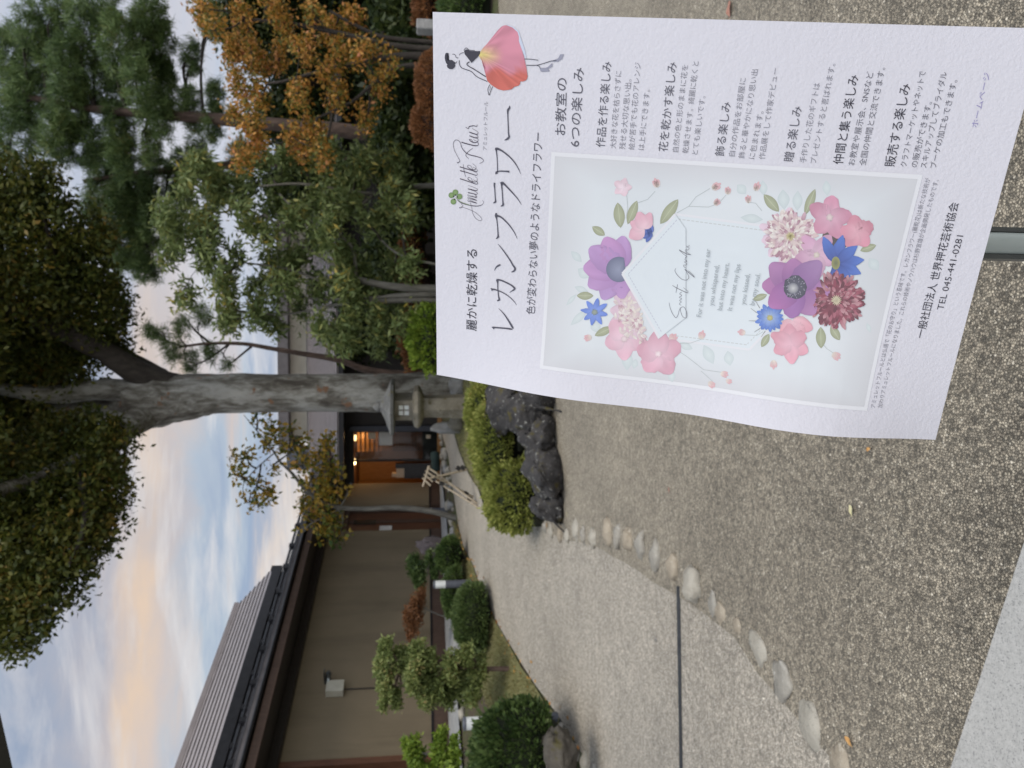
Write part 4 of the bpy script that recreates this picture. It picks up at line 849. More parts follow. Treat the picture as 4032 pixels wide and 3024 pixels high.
for a in ((1180, 410, 150, 90, -1.6), (1050, 400, 140, 100, -2.0), (940, 340, 130, 100, -2.4), (830, 270, 140, 110, -2.8), (720, 180, 130, 110, -3), (620, 110, 120, 90, -3.1), (520, 50, 100, 70, -3.2), (1290, 400, 110, 110, -1.0),
          (1120, 250, 180, 120, -1.8), (950, 170, 180, 120, -2.4), (780, 60, 180, 110, -2.9), (1250, 200, 150, 150, -1), (1100, 60, 200, 120, -2), (900, -60, 250, 120, -2.6), (1330, 40, 160, 130, -.3), (640, -60, 160, 100, -3),
          (1420, 150, 130, 140, .8), (1420, -60, 200, 130, .5), (1560, 60, 160, 150, .3), (1560, 250, 110, 110, .9), (1720, 60, 180, 140, -.8), (1680, 360, 110, 90, -.3), (1830, 330, 130, 110, -.9), (1900, 180, 160, 130, -1.2), (2050, 60, 170, 130, -1.5),
          (2010, 300, 130, 110, -1.2), (2160, 200, 120, 110, -1.6), (2230, 60, 130, 110, -1.7), (1780, 460, 80, 60, -.2), (2100, 380, 100, 60, -1.3), (1900, 420, 90, 60, -.9), (1620, 200, 110, 120, -.6), (1750, 200, 110, 110, .3), (2280, -60, 180, 100, -1.6), (1900, -80, 250, 120, -1), (2330, 160, 90, 80, -1.6), (1330, 300, 80, 90, -.6), (1650, 470, 60, 50, .1),
          (800, -260, 260, 160, -2.8), (1150, -260, 260, 180, -2.0), (1500, -280, 280, 200, -.4), (1850, -260, 260, 180, -1), (2200, -240, 240, 160, -1.4), (1000, -480, 300, 200, -1.5), (1400, -560, 320, 240, 0), (1800, -500, 300, 200, -.4), (1250, -150, 160, 120, -3.2), (1650, -150, 160, 120, -2.6), (1480, -420, 260, 180, -2.6), (1900, -380, 240, 160, -2.8)): blob(*a)
P, C = clumps(bl, 430, 20, .17, .2)
P2, C2 = clumps([(c, tuple(x * 1.28 for x in r)) for c, r in bl], 34, 16, .15, .8)
quads_object('crown', leaf_arrays(np.concatenate([P, P2]), .088, .5, bias=(0, 0, -.25), sizevar=.55), 'leaf_big', BT)
# --- pines
def pine(label, base, trunk, tr, pads, branches, per, nn, length, group='pines', width=.006, wob=.15):
    Y = base[2]; b = W(*base); b.z = gz(b.x, b.y) - .05
    t = thing('pine_tree', label, 'tree', b, group); m = MB(); tp = [b] + [W(u, v, Y) for u, v in trunk]; limb(m, tp, [tr * (1 - .72 * i / (len(tp) - 1)) for i in range(len(tp))], 12, wob)
    part(m, 'trunk', 'bark_brown', t); sp = smoothpts(tp, 5); B_ = []; m = MB()
    for u, v, hu, hv, dy in pads:
        k = (Y + dy) / 2930.0; c = W(u, v, Y + dy); B_.append((tuple(c), (hu * k * 1.25, hu * k * 1.0, hv * k * .95)))
        q = min(sp, key=lambda p: (p - c).length + (.8 if p.z > c.z + .1 else 0)); mid = (q + c) / 2 + Vector((0, 0, .12)); limb(m, [q, mid, c], [tr * .18, tr * .13, tr * .05], 6, .2)
        for _ in range(3): limb(m, [mid, (mid + c) / 2 + Vector((random.uniform(-.2, .2), random.uniform(-.2, .2), .08)), c + Vector((random.uniform(-.8, .8) * hu * k, 0, random.uniform(-.3, .5) * hv * k))], [tr * .12, tr * .09, tr * .04], 5, .2, 2)
    for pts, r in branches: limb(m, [W(u, v, Y + dy) for u, v, dy in pts], r, 7, .2)
    part(m, 'limb', 'bark_dark', t)
    quads_object('crown', needles(B_, per, nn, length, width), 'needle', t); return t
pads = [(2905, 130, 90, 55, 0), (2805, 210, 95, 60, .3), (2915, 330, 100, 60, -.3), (2700, 365, 100, 60, .2), (2840, 470, 110, 60, -.5), (2650, 120, 110, 70, .3), (2960, 600, 80, 60, -.2), (2510, 465, 90, 60, .3), (2570, 640, 80, 50, -.2),
        (2750, 270, 100, 60, -.4), (2600, 280, 100, 70, 0), (2480, 230, 90, 70, 0), (2690, 560, 110, 55, -.6), (2830, 640, 100, 50, .2), (2450, 350, 80, 60, .3), (2770, 60, 120, 70, .6), (2520, 60, 120, 80, .6), (2990, 420, 80, 60, .5), (2990, 230, 70, 50, 0), (2600, 760, 80, 40, .3), (2640, 460, 80, 50, .4), (2420, 480, 90, 46, .2), (2700, 660, 90, 44, .5), (2880, 560, 90, 44, -.3), (2450, 600, 70, 40, .2), (2540, 840, 60, 34, .1), (2960, 830, 70, 40, .4), (2800, 760, 60, 36, .4), (2640, 860, 60, 30, .2)]
pine('tall pine with a leaning brown trunk rising above the orange tree', (2455, 1760, 16.5), [(2478, 1640), (2510, 1350), (2532, 1094), (2560, 800), (2578, 547), (2600, 330), (2640, 120)], .20, pads, [], 520, 32, .16, width=.011)
pads = [(2225, 380, 80, 45, 0), (2170, 470, 90, 50, .2), (2060, 480, 80, 45, -.2), (1990, 560, 70, 36, 0), (2250, 560, 80, 50, .4), (2130, 600, 90, 40, 0), (2330, 700, 80, 50, .3), (2350, 480, 80, 50, .5), (2080, 400, 60, 40, .4), (2280, 850, 70, 40, .2), (2150, 540, 90, 44, .1), (2050, 560, 70, 36, .2), (2220, 470, 90, 44, -.2), (2000, 480, 60, 32, .3), (2320, 600, 80, 44, 0), (2420, 780, 70, 40, .1), (2100, 680, 70, 36, .2), (2380, 400, 80, 44, .2), (1960, 610, 46, 26, .1), (2250, 720, 70, 36, .3), (2400, 950, 60, 40, .2)]
pine('dark pine with drooping boughs between the big tree and the tall pine', (2380, 1740, 18.5), [(2400, 1500), (2390, 1150), (2370, 850), (2340, 550), (2310, 330)], .17, pads, [], 480, 32, .16, width=.011)
pads = [(1640, 690, 40, 35, 0), (1700, 640, 36, 30, 0), (1600, 760, 40, 30, .2), (1740, 720, 40, 30, 0), (1640, 840, 40, 25, .1), (1720, 600, 30, 25, .1), (1780, 800, 40, 30, .2), (1590, 900, 26, 18, 0)]
pine('slim red barked pine leaning out from behind the big trunk', (1540, 1780, 16.6), [(1560, 1480), (1605, 1340), (1630, 1200), (1650, 1080), (1670, 960), (1672, 830), (1660, 720)], .085, pads, [([(1672, 830, 0), (1720, 770, 0), (1760, 740, .1)], [.03, .02, .01]), ([(1660, 990, 0), (1610, 930, 0), (1585, 900, .1)], [.03, .02, .01]), ([(1668, 900, 0), (1610, 820, 0), (1590, 770, .1)], [.025, .02, .01])], 520, 26, .17, width=.010)
# --- broadleaf trees
def tree(name, label, Y, stems, blobs, leaf, per, nl, spread, size, aspect=.45, bark='bark_grey', group=None, inner=.25, bias=(0, 0, -.4), limbs_=True, wob=.12, depth=.8):
    b = W(stems[0][0][0][0], stems[0][0][0][1], Y); b.z = gz(b.x, b.y) - .05
    t = thing(name, label, 'tree', b, group); m = MB(); allp = []
    for pts, r in stems:
        q = [W(u, v, Y + (pts[i][2] if len(pts[i]) > 2 else 0)) for i, (u, v) in enumerate([p[:2] for p in pts])]
        if pts[0][1] > 1600: q[0].z = gz(q[0].x, q[0].y) - .05
        limb(m, q, r, 10, wob); allp += smoothpts(q, 4)
    part(m, 'trunk', bark, t); BL = []
    for u, v, hu, hv, dy in blobs:
        k = (Y + dy) / 2930.0; BL.append((tuple(W(u, v, Y + dy)), (hu * k, hu * k * depth, hv * k)))
    if limbs_:
        m = MB()
        todo = [Vector(c) for c, r in BL]; node = [(p, .022) for p in allp]; order = []
        while todo:
            bst = min(((min(((p - c).length + (.25 if p.z > c.z else 0), j) for j, (p, w_) in enumerate(node)), i) for i, c in enumerate(todo)))
            (d_, j), i = bst; c = todo.pop(i); q, w_ = node[j]
            limb(m, [q, (q + c) / 2 + Vector((random.uniform(-.08, .08), random.uniform(-.1, .1), random.uniform(-.05, .06))), c], [w_, w_ * .8, w_ * .55], 6, .2, 3); node.append((c, max(.006, w_ * .62)))
        for c, r in BL:
            c = Vector(c)
            for _ in range(4): e = c + Vector([random.uniform(-.8, .8) * x for x in r]); limb(m, [c, (c + e) / 2 + Vector((0, 0, .03)), e], [.009, .007, .003], 4, .2, 2)
        part(m, 'limb', 'bark_dark', t)
    P, C = clumps(BL, per, nl, spread, inner); quads_object('crown', leaf_arrays(P, size, aspect, bias=bias), leaf, t); return t
# display coordinates (x right, y down, 2212 px wide view) -> upright pixels
def dsp(x, y): return 3024 - y * 1.8228, x * 1.8228
ob = [(470, 60), (520, 30), (560, 120), (620, 60), (680, 40), (500, 180), (560, 220), (640, 200), (700, 150), (740, 215), (780, 250), (820, 190), (620, 290), (560, 300), (680, 270), (720, 60), (445, 25), (600, 130), (540, 260), (660, 110), (490, 110), (740, 110), (500, 250), (590, 20), (650, 330), (700, 330), (760, 40), (790, 120), (520, 330), (840, 130)]
tree('orange_tree', 'tree with orange and yellow autumn leaves at the upper right', 11.5,
     [([(2800, 1760), (2805, 1620), (2790, 1480), (2750, 1300), (2700, 1100)], [.07, .055, .045, .035, .02]), ([(2830, 1760), (2840, 1580), (2880, 1400), (2930, 1150), (2950, 950)], [.05, .045, .035, .03, .02]), ([(2770, 1760), (2765, 1600), (2700, 1480), (2620, 1380), (2560, 1250)], [.05, .04, .03, .025, .015]), ([(2850, 1760), (2870, 1560), (2900, 1450), (2980, 1300)], [.04, .035, .03, .02])],
     [(*dsp(x + random.uniform(-14, 14), y + random.uniform(-14, 14)), random.uniform(36, 80), random.uniform(18, 34), random.uniform(-.8, 1.0)) for x, y in ob + ob], 'leaf_orange_tree', 560, 17, .13, .066, .55, 'bark_dark')
gb = [(430, 370), (400, 420), (440, 470), (500, 420), (380, 500), (430, 560), (480, 600), (400, 640), (550, 480), (350, 560), (620, 560), (680, 620), (740, 560), (760, 660), (800, 700), (560, 640), (500, 690), (840, 560), (850, 650), (690, 720), (640, 480), (780, 470), (360, 470), (450, 530), (700, 500), (600, 700), (740, 730), (830, 740), (470, 390), (880, 470), (620, 620), (520, 550), (820, 620)]
tree('green_tree', 'loose leaved green tree with thin pale trunks behind the top of the poster', 12.4,
     [([(1890, 1780), (1888, 1640), (1900, 1520), (1930, 1400), (2010, 1270), (2100, 1140), (2180, 1040)], [.085, .07, .06, .05, .04, .03, .02]), ([(1870, 1780), (1862, 1600), (1850, 1480), (1845, 1350), (1850, 1200)], [.055, .045, .035, .028, .015]), ([(1838, 1780), (1842, 1620), (1835, 1480), (1828, 1350), (1790, 1150), (1790, 1000)], [.05, .046, .04, .03, .02, .012]), ([(1930, 1400), (2060, 1380), (2150, 1220), (2260, 1100)], [.04, .03, .025, .015]), ([(1850, 1440), (1900, 1300), (1960, 1150), (1990, 960)], [.03, .025, .02, .012]), ([(1960, 1700), (2010, 1600), (2080, 1500)], [.025, .02, .012])],
     [(*dsp(x + random.uniform(-12, 12), y + random.uniform(-12, 12)), random.uniform(42, 85), random.uniform(24, 50), random.uniform(-.7, .8)) for x, y in gb + gb[::2] + [(random.uniform(640, 920), random.uniform(345, 770)) for _ in range(22)] + [(random.uniform(420, 640), random.uniform(380, 700)) for _ in range(10)]], 'leaf_green', 480, 15, .13, .125, .30, 'bark_grey')
yb = [(560, 350), (600, 400), (660, 360), (700, 400), (620, 340), (720, 340), (760, 400), (540, 400), (680, 440), (820, 370), (780, 340), (860, 410), (590, 450)]
tree('yellowing_tree', 'small tree with mixed yellow and green leaves between the orange and green trees', 13.4,
     [([(2295, 1780), (2290, 1640), (2260, 1500), (2275, 1350), (2300, 1180), (2290, 1020)], [.06, .05, .04, .03, .025, .015]), ([(2265, 1480), (2200, 1400), (2150, 1300)], [.03, .02, .012])],
     [(*dsp(x, y), random.uniform(50, 85), random.uniform(35, 60), random.uniform(-.5, .6)) for x, y in yb], 'leaf_green', 620, 15, .12, .095, .5)
st = [(655, 1010, 45), (690, 985, 45), (680, 1050, 45), (715, 1020, 40), (650, 960, 36), (700, 1090, 45), (720, 1130, 40), (670, 1110, 40), (690, 1150, 35), (730, 1165, 30), (705, 950, 25), (655, 1080, 30), (735, 1060, 28),
      (590, 925, 36), (555, 900, 30), (610, 960, 30), (570, 965, 32), (530, 985, 30), (520, 1030, 32), (555, 1050, 30), (540, 1085, 30), (580, 1070, 28), (590, 1010, 20), (505, 985, 16), (630, 930, 22), (560, 1090, 22)]
tree('young_tree', 'thin young tree with sparse yellow leaves standing before the roof eave', 15.6,
     [([(982, 1800), (985, 1790), (1010, 1700), (1025, 1560), (1020, 1440), (1029, 1318), (1065, 1240), (1111, 1190), (1160, 1150), (1211, 1099), (1250, 1080)], [.075, .07, .06, .055, .05, .048, .04, .034, .03, .022, .012]), ([(1211, 1099), (1240, 1140), (1270, 1170)], [.02, .014, .008]), ([(1211, 1099), (1270, 1060), (1330, 1010), (1390, 960)], [.02, .015, .01, .006]), ([(1240, 1080), (1180, 1010), (1120, 960), (1060, 960)], [.015, .012, .008, .005]), ([(1029, 1330), (980, 1350), (930, 1340), (890, 1330)], [.025, .018, .012, .008]), ([(1029, 1340), (1090, 1370), (1110, 1320), (1120, 1270)], [.02, .016, .012, .008]), ([(1029, 1350), (1000, 1300), (960, 1220), (930, 1200)], [.02, .016, .012, .008])],
     [(*dsp(x, y), h * 1.35, h * 1.1, random.uniform(-.3, .3)) for x, y, h in st], 'leaf_small_tree', 230, 9, .13, .115, .55, limbs_=True, inner=.1)
# evergreen background trees
for i, (u, v, hu, hv, Y, lab) in enumerate(((1780, 1480, 170, 190, 19, 'dark evergreen behind the slim red barked pine'), (2080, 1420, 200, 230, 24.5, 'dark evergreen behind the outbuilding roof'), (2420, 1350, 220, 300, 21, 'dark evergreen behind the yellowing tree'), (2700, 1300, 220, 330, 19.5, 'dark evergreen behind the orange tree'), (2980, 1250, 230, 380, 18.5, 'dark evergreen at the right border'), (2560, 1600, 200, 130, 15, 'dark bushy evergreen behind the rust shrubs'), (2900, 1580, 220, 130, 13.5, 'dark bushy evergreen behind the pale post'), (2000, 1560, 190, 120, 17.5, 'dark bushy evergreen before the slatted outbuilding'), (2250, 1650, 160, 110, 15.5, 'dark bushy evergreen at the foot of the yellowing tree'), (3250, 1100, 250, 450, 17, 'dark evergreen beyond the right border'))):
    tree('evergreen', lab, Y, [([(u, 1780), (u + 5, v + hv * .6), (u, v), (u - 8, v - hv * .6)], [.13, .11, .08, .03])], [(u + random.uniform(-.75, .75) * hu, v + random.uniform(-.8, .8) * hv, hu * .38, hv * .3, random.uniform(-.6, .9)) for _ in range(26)], 'leaf_back', 230, 15, .2, .17, .5, 'bark_dark', 'dark evergreens in the background', .3, limbs_=False)
# ================================================================== poster (A3 sheet) on its stand
PW, PH = .297, .4191
R1 = np.array([.27437, .00797, -.11343]); R2 = np.array([-.0525, .40743, -.08304]); T0 = np.array([.00906451, -.06833247, .67681687])
NP = np.cross(R1, R2); NP /= np.linalg.norm(NP); NP = -NP if NP[2] > 0 else NP
def wave(a, b):
    k = np.interp(b, [-.1, 0, .27, .52, .63, .74, .88, 1, 1.1], [0, 0, .020, .0145, .0205, .028, .018, 0, 0])
    f = max(0.0, 1 - a / .42); return k * f * f + .0022 * math.sin(b * 9 + a * 3) * min(1, a * 3) * .5
_wt = {}
def wavs(a, b):   # wave with the kinks of the table rounded off
    return sum(wave(a, b + o) for o in (-.07, -.035, 0, .035, .07)) / 5
def camp(a, b, off=0.0): return T0 + a * R1 + b * R2 + NP * (wavs(a, b) + off)
def c2w(p): return Vector((p[0], p[2] * cp_ - p[1] * sp_, CAMZ - p[2] * sp_ - p[1] * cp_))
def PS(a, b, off=0.0): return c2w(camp(a, b, off))
def proj(p): return np.array([1512 + FPX * p[0] / p[2], 2016 + FPX * p[1] / p[2]])
Hm = np.linalg.inv(np.column_stack([R1, R2, T0]))
def hin(q):
    w = Hm @ np.array([(q[0] - 1512) / FPX, (q[1] - 2016) / FPX, 1.0]); return w[0] / w[2], w[1] / w[2]
def inv(xs, ys):
    """photo pixel (landscape) -> place on the sheet as fractions"""
    tq = np.array([3024.0 - ys, xs]); q = tq.copy()
    for _ in range(4):
        a, b = hin(q); q = q + (tq - proj(camp(a, b)))
    return hin(q)
ctr = PS(.5, .5)
PO = thing('poster', 'white paper poster with pressed flower picture and Japanese writing in the foreground', 'poster', ctr)
m = MB(); na, nb_ = 60, 84
for k, off in enumerate((0.0, -.0005)):
    vs = [PS(i / na, j / nb_, off) for j in range(nb_ + 1) for i in range(na + 1)]
    fs = [(j * (na + 1) + i, j * (na + 1) + i + 1, (j + 1) * (na + 1) + i + 1, (j + 1) * (na + 1) + i) for j in range(nb_) for i in range(na)]
    m.add(vs, [tuple(reversed(f)) for f in fs] if k == 0 else fs, True)
part(m, 'paper_sheet', 'paper_mat', PO)
# ---- coloured printing: flat shapes with vertex colours, laid on the sheet in thin layers
class INK:
    def __init__(s): s.v = []; s.f = []; s.c = []
    def pt(s, a, b, lay, col): col = (col[0], col[1] * .985, col[2] * .93); s.v.append(tuple(PS(a, b, .00028 + lay * .00003))); s.c.append(col); return len(s.v) - 1
    def fan(s, pts, lay, col, ccol=None, cen=None, jit=.0):
        """pts as sheet fractions"""
        ccol = ccol or col; cen = cen or (sum(p[0] for p in pts) / len(pts), sum(p[1] for p in pts) / len(pts))
        i0 = s.pt(cen[0], cen[1], lay, ccol); r = []; r2 = []
        for p in pts:
            k = 1 + random.uniform(-jit, jit); c1 = tuple(x * k for x in col)
            r2.append(s.pt(cen[0] + (p[0] - cen[0]) * .6, cen[1] + (p[1] - cen[1]) * .6, lay, tuple(.55 * x + .45 * y for x, y in zip(c1, ccol)))); r.append(s.pt(p[0], p[1], lay, c1))
        n = len(pts)
        for i in range(n):
            j = (i + 1) % n; s.f.append((i0, r2[i], r2[j])); s.f.append((r2[i], r[i], r[j], r2[j]))
    def bigfan(s, pts, lay, col, cen=None, rings=9, seg=10):
        cen = cen or (sum(p[0] for p in pts) / len(pts), sum(p[1] for p in pts) / len(pts)); e = []
        for i, p in enumerate(pts):
            q = pts[(i + 1) % len(pts)]; e += [(p[0] + (q[0] - p[0]) * j / seg, p[1] + (q[1] - p[1]) * j / seg) for j in range(seg)]
        ids = [[s.pt(cen[0] + (p[0] - cen[0]) * k / rings, cen[1] + (p[1] - cen[1]) * k / rings, lay, tuple(x * (1 + .02 * noise.noise(Vector((p[0] * 9, p[1] * 9, k)))) for x in col)) for p in e] for k in range(rings + 1)]; n = len(e)
        for k in range(rings):
            for j in range(n): s.f.append((ids[k][j], ids[k][(j + 1) % n], ids[k + 1][(j + 1) % n], ids[k + 1][j]))
    def strip(s, L, lay, col):
        """L = list of (a,b,half width fraction of sheet height)"""
        n = len(L); P = [np.array((p[0], p[1] * PH / PW)) for p in L]; ids = []
        for i in range(n):
            t = P[min(i + 1, n - 1)] - P[max(i - 1, 0)]; t = t / (np.linalg.norm(t) + 1e-9); q = np.array((-t[1], t[0])) * L[i][2] * PH / PW
            a_, b_ = P[i] + q, P[i] - q; ids.append((s.pt(a_[0], a_[1] * PW / PH, lay, col), s.pt(b_[0], b_[1] * PW / PH, lay, col)))
        for i in range(n - 1): s.f.append((ids[i][0], ids[i][1], ids[i + 1][1], ids[i + 1][0]))
    def build(s, name):
        me = bpy.data.meshes.new(name); me.from_pydata(s.v, [], s.f); at = me.color_attributes.new('Col', 'FLOAT_COLOR', 'POINT')
        at.data.foreach_set('color', np.array([tuple(c[:3]) + (1.0,) for c in s.c], np.float32).ravel()); me.materials.append(MATS['ink_mat']); me.update()
        o = bpy.data.objects.new(name, me); COL.objects.link(o); o.parent = PO; o.matrix_parent_inverse = Matrix.Translation(-Vector(PO.location)); return o
def C(r, g, b, k=1.02): return tuple(min(.9, lin(x) * k) for x in (r, g, b))     # seen colour -> printed colour
PXH = 1.0 / 2150.0           # one photo pixel as a fraction of the sheet height, about
def crop(x0, y0, s): return lambda pts: [inv(x0 + p[0] / s, y0 + p[1] / s) + tuple(p[2:]) for p in pts]
# ---- photo panel
PK = INK()
q00, q10, q11, q01 = inv(2139, 1438), inv(2185, 615), inv(3612, 705), inv(3402, 1601)
def bil(s, t): return tuple((1 - t) * ((1 - s) * a + s * b) + t * ((1 - s) * d + s * c) for a, b, c, d in zip(q00, q10, q11, q01))
def grid(ink, s0, s1, t0, t1, ns, nt_, lay, colf):
    ids = [[ink.pt(*bil(s0 + (s1 - s0) * i / ns, t0 + (t1 - t0) * j / nt_), lay, colf(i / ns, j / nt_)) for i in range(ns + 1)] for j in range(nt_ + 1)]
    for j in range(nt_):
        for i in range(ns): ink.f.append((ids[j][i], ids[j][i + 1], ids[j + 1][i + 1], ids[j + 1][i]))
wht = (.72, .735, .80)
grid(PK, -.018, 1.018, -.011, 1.011, 60, 84, -2, lambda s, t: wht)
def pcol(s, t):
    e = min(s, 1 - s, t, 1 - t); k = min(1, e / .13); n_ = noise.noise(Vector((s * 4, t * 5, 2))) * .03
    a, b = C(202, 204, 212), C(212, 218, 226); return tuple(x * (1 - k) + y * k + n_ for x, y in zip(a, b))
grid(PK, 0, 1, 0, 1, 60, 84, 1, pcol)
# faint grey leaves in the picture
def ell(x, y, L, w, ang, n=12, sharp=1.0):
    """leaf outline in photo pixels: base at one end"""
    out = []
    for i in range(n):
        t = i / (n - 1); out.append((t, math.sin(math.pi * t) ** sharp))
    pts = [((t - .5) * L, k * w / 2) for t, k in out] + [((t - .5) * L, -k * w / 2) for t, k in reversed(out[1:-1])]
    ca, sa_ = math.cos(ang), math.sin(ang); return [inv(x + px * ca - py * sa_, y + px * sa_ + py * ca) for px, py in pts]
for x, y, L, w, a in ((2470, 1418, 80, 44, 1.6), (2500, 1432, 40, 26, 1.8), (2645, 1480, 50, 30, 1.5), (2790, 1395, 84, 44, 1.1), (2700, 1362, 60, 30, .4), (2870, 1410, 60, 40, 1.4), (3085, 785, 80, 48, 1.5), (3140, 790, 80, 40, 1.6), (3005, 740, 60, 34, 1.5), (2960, 860, 90, 36, .1), (3255, 740, 60, 34, 1.5), (3440, 1040, 60, 44, .9), (2300, 1075, 60, 44, .6), (2290, 1140, 60, 26, .4), (2280, 1250, 90, 30, 2.4), (2345, 1285, 60, 40, 1), (2920, 745, 50, 40, .8), (2270, 1010, 60, 30, .8), (3420, 1290, 40, 18, 1.2), (2250, 1180, 60, 18, 2.3)):
    PK.fan(ell(x, y, L, w, a), 2, C(196, 206, 212), C(208, 217, 222))
# card with a dashed border
z24 = crop(2400, 900, 3.16)
hexp = [inv(2451, 1077), inv(2659, 843), inv(3040, 893), inv(3190, 1130), inv(2950, 1376), inv(2596, 1331)]
PK.bigfan(hexp, 2, C(213, 221, 230))
def seg_(p, q, w, n=10): return [(p[0] + (q[0] - p[0]) * k / n, p[1] + (q[1] - p[1]) * k / n, w) for k in range(n + 1)]
for i, (p, q) in enumerate(zip(hexp, hexp[1:] + hexp[:1])):
    PK.strip(seg_(p, q, .0022), 3, wht)
cx_, cy_ = sum(p[0] for p in hexp) / 6, sum(p[1] for p in hexp) / 6
hi = [(cx_ + (p[0] - cx_) * .93, cy_ + (p[1] - cy_) * .93) for p in hexp]
for p, q in zip(hi, hi[1:] + hi[:1]):
    for j in range(40):
        if j % 2 == 0:
            f0, f1 = j / 40, (j + 1.4) / 40; PK.strip([(p[0] + (q[0] - p[0]) * f0, p[1] + (q[1] - p[1]) * f0, .0009), (p[0] + (q[0] - p[0]) * f1, p[1] + (q[1] - p[1]) * f1, .0009)], 3, C(196, 201, 206))
PK.build('photo_print')
C0 = C
# ---- flowers
FL = INK()
def C(r, g, b, k=1.02, _w=.14): return tuple(min(.9, (lin(x) * (1 - _w) + .55 * _w) * k * f) for x, f in ((r, .98), (g, .99), (b, 1.10)))      # printed a little faded
def petal(x, y, L, w, ang, lay, col, ccol, rag=0.0, n=9, blunt=.55):
    out = []
    for i in range(n):
        t = i / (n - 1); k = math.sin(math.pi * min(1, t ** (1.0 if blunt > .6 else .78) * .93 + .03)) ** blunt
        out.append((t * L * (1 + random.uniform(-rag, rag)), k * w / 2 * (1 + random.uniform(-rag, rag))))
    pts = [(a_, b_) for a_, b_ in out] + [(a_, -b_) for a_, b_ in reversed(out[1:])]
    ca, sa_ = math.cos(ang), math.sin(ang)
    ns = 5 if L > 30 else 3; ids = []; ph = random.uniform(0, 50)
    for i, (px, hw_) in enumerate(out):
        t = i / (n - 1); row = []
        for j in range(ns):
            s_ = -1 + 2 * j / (ns - 1); py = s_ * hw_ * (1 + (.04 + rag) * noise.noise(Vector((ph, t * 6, s_ * 2))))
            pxx = px - abs(s_) ** 3 * L * .05 * t
            w = min(1, t * 1.25); vein = 1 + .10 * noise.noise(Vector((s_ * 6 + ph, t * 1.2, 1))) + .05 * noise.noise(Vector((s_ * 14, t * 3, ph))); edge = .90 + .10 * (1 - abs(s_) ** 4)
            if t > .9: edge *= 1.04
            c_ = tuple((a_ * (1 - w) + b_ * w) * vein * edge for a_, b_ in zip(ccol, col))
            row.append(FL.pt(*inv(x + pxx * ca - py * sa_, y + pxx * sa_ + py * ca), lay, c_))
        ids.append(row)
    for i in range(n - 1):
        for j in range(ns - 1): FL.f.append((ids[i][j], ids[i][j + 1], ids[i + 1][j + 1], ids[i + 1][j]))
def bloom(x, y, R, n, wf, lay, col, ccol, core=None, crad=.3, rag=.04, a0=0.0, layers=1, spread=2 * math.pi, edge=None):
    k = 0
    for l in range(layers):
        for i in range(n):
            a_ = a0 + spread * i / n + l * math.pi / n + random.uniform(-.08, .08); v_ = random.uniform(.88, 1.1)
            petal(x, y, R * (1 - .16 * l) * random.uniform(.93, 1.05), R * wf, a_, lay + k % 4 * .5 + l * 2, tuple(c * v_ for c in col), ccol, rag); k += 1
    if core:
        FL.fan([inv(x + R * crad * random.uniform(.9, 1.12) * math.cos(t_ * .3142), y + R * crad * random.uniform(.9, 1.12) * math.sin(t_ * .3142)) for t_ in range(20)], lay + 6, core[0], core[1])
        for t_ in range(26):
            a_ = random.uniform(0, 6.28); r_ = R * crad * random.uniform(.7, 1.25); FL.fan(ell(x + r_ * math.cos(a_), y + r_ * math.sin(a_), R * .05, R * .03, a_, 5), lay + 7, core[0])
def scab(x, y, R, lay, cols, core, n=150):
    FL.fan([inv(x + R * .9 * math.cos(t_ * .2618), y + R * .9 * math.sin(t_ * .2618)) for t_ in range(24)], lay, cols[0], cols[-1])
    for i in range(n):
        rr = R * math.sqrt(1 - i / n); a_ = random.uniform(0, 6.28); s_ = R * (.10 + .16 * rr / R)
        petal(x + (rr - s_ * .6) * math.cos(a_), y + (rr - s_ * .6) * math.sin(a_), s_ * 1.5, s_ * .75, a_ + random.uniform(-.5, .5), lay + 1 + 4 * (i / n), random.choice(cols), random.choice(cols), .12, 5)
    for i in range(16):
        a_ = i * .3927; petal(x, y, R * .22, R * .05, a_ + random.uniform(-.1, .1), lay + 6, core, core, 0, 4)
OLV, OLV2 = C(150, 155, 120), C(172, 178, 142)
def oleaf(x, y, L, w, ang, lay=5):
    FL.fan(ell(x, y, L, w, ang, 12, .75), lay, OLV, OLV2); ca, sa_ = math.cos(ang), math.sin(ang)
    FL.strip([inv(x - ca * L * .45, y - sa_ * L * .45) + (.0005,), inv(x + ca * L * .4, y + sa_ * L * .4) + (.0004,)], lay + .5, C(188, 194, 160))
for x, y, L, w, a in ((2304, 1164, 66, 32, 0.0), (2378, 1304, 80, 32, 2.7), (2438, 847, 100, 44, 1.45), (2490, 836, 100, 36, 1.95), (2357, 909, 60, 32, .6), (2635, 833, 120, 44, 2.2), (3037, 799, 90, 40, .85), (3189, 795, 110, 34, 1.95), (3418, 976, 66, 30, 2.8), (3232, 1329, 84, 40, 1.55), (3288, 1311, 66, 34, 1.0), (2992, 1170, 60, 26, 2.8), (3013, 1340, 60, 28, 2.1), (2530, 1345, 60, 34, 1.4), (2613, 1455, 24, 18, 0)): oleaf(x, y, L, w, a)
def stemline(pts, w=.0005, col=C(180, 188, 182)): FL.strip([inv(*p) + (w,) for p in pts], 4.6, col)
for p in (((2468, 770), (2472, 820), (2464, 860)), ((2580, 752), (2550, 785), (2512, 798)), ((2795, 742), (2740, 775), (2712, 812), (2665, 838)), ((2858, 768), (2830, 800), (2790, 815), (2712, 812)), ((3000, 830), (2975, 800), (2946, 795)), ((2762, 1335), (2720, 1350), (2660, 1352)), ((2840, 1465), (2770, 1455), (2700, 1400), (2660, 1375)), ((2805, 1500), (2760, 1460)), ((2930, 1318), (2980, 1320), (3005, 1305)), ((3285, 1392), (3255, 1372), (3240, 1355))): stemline(p)
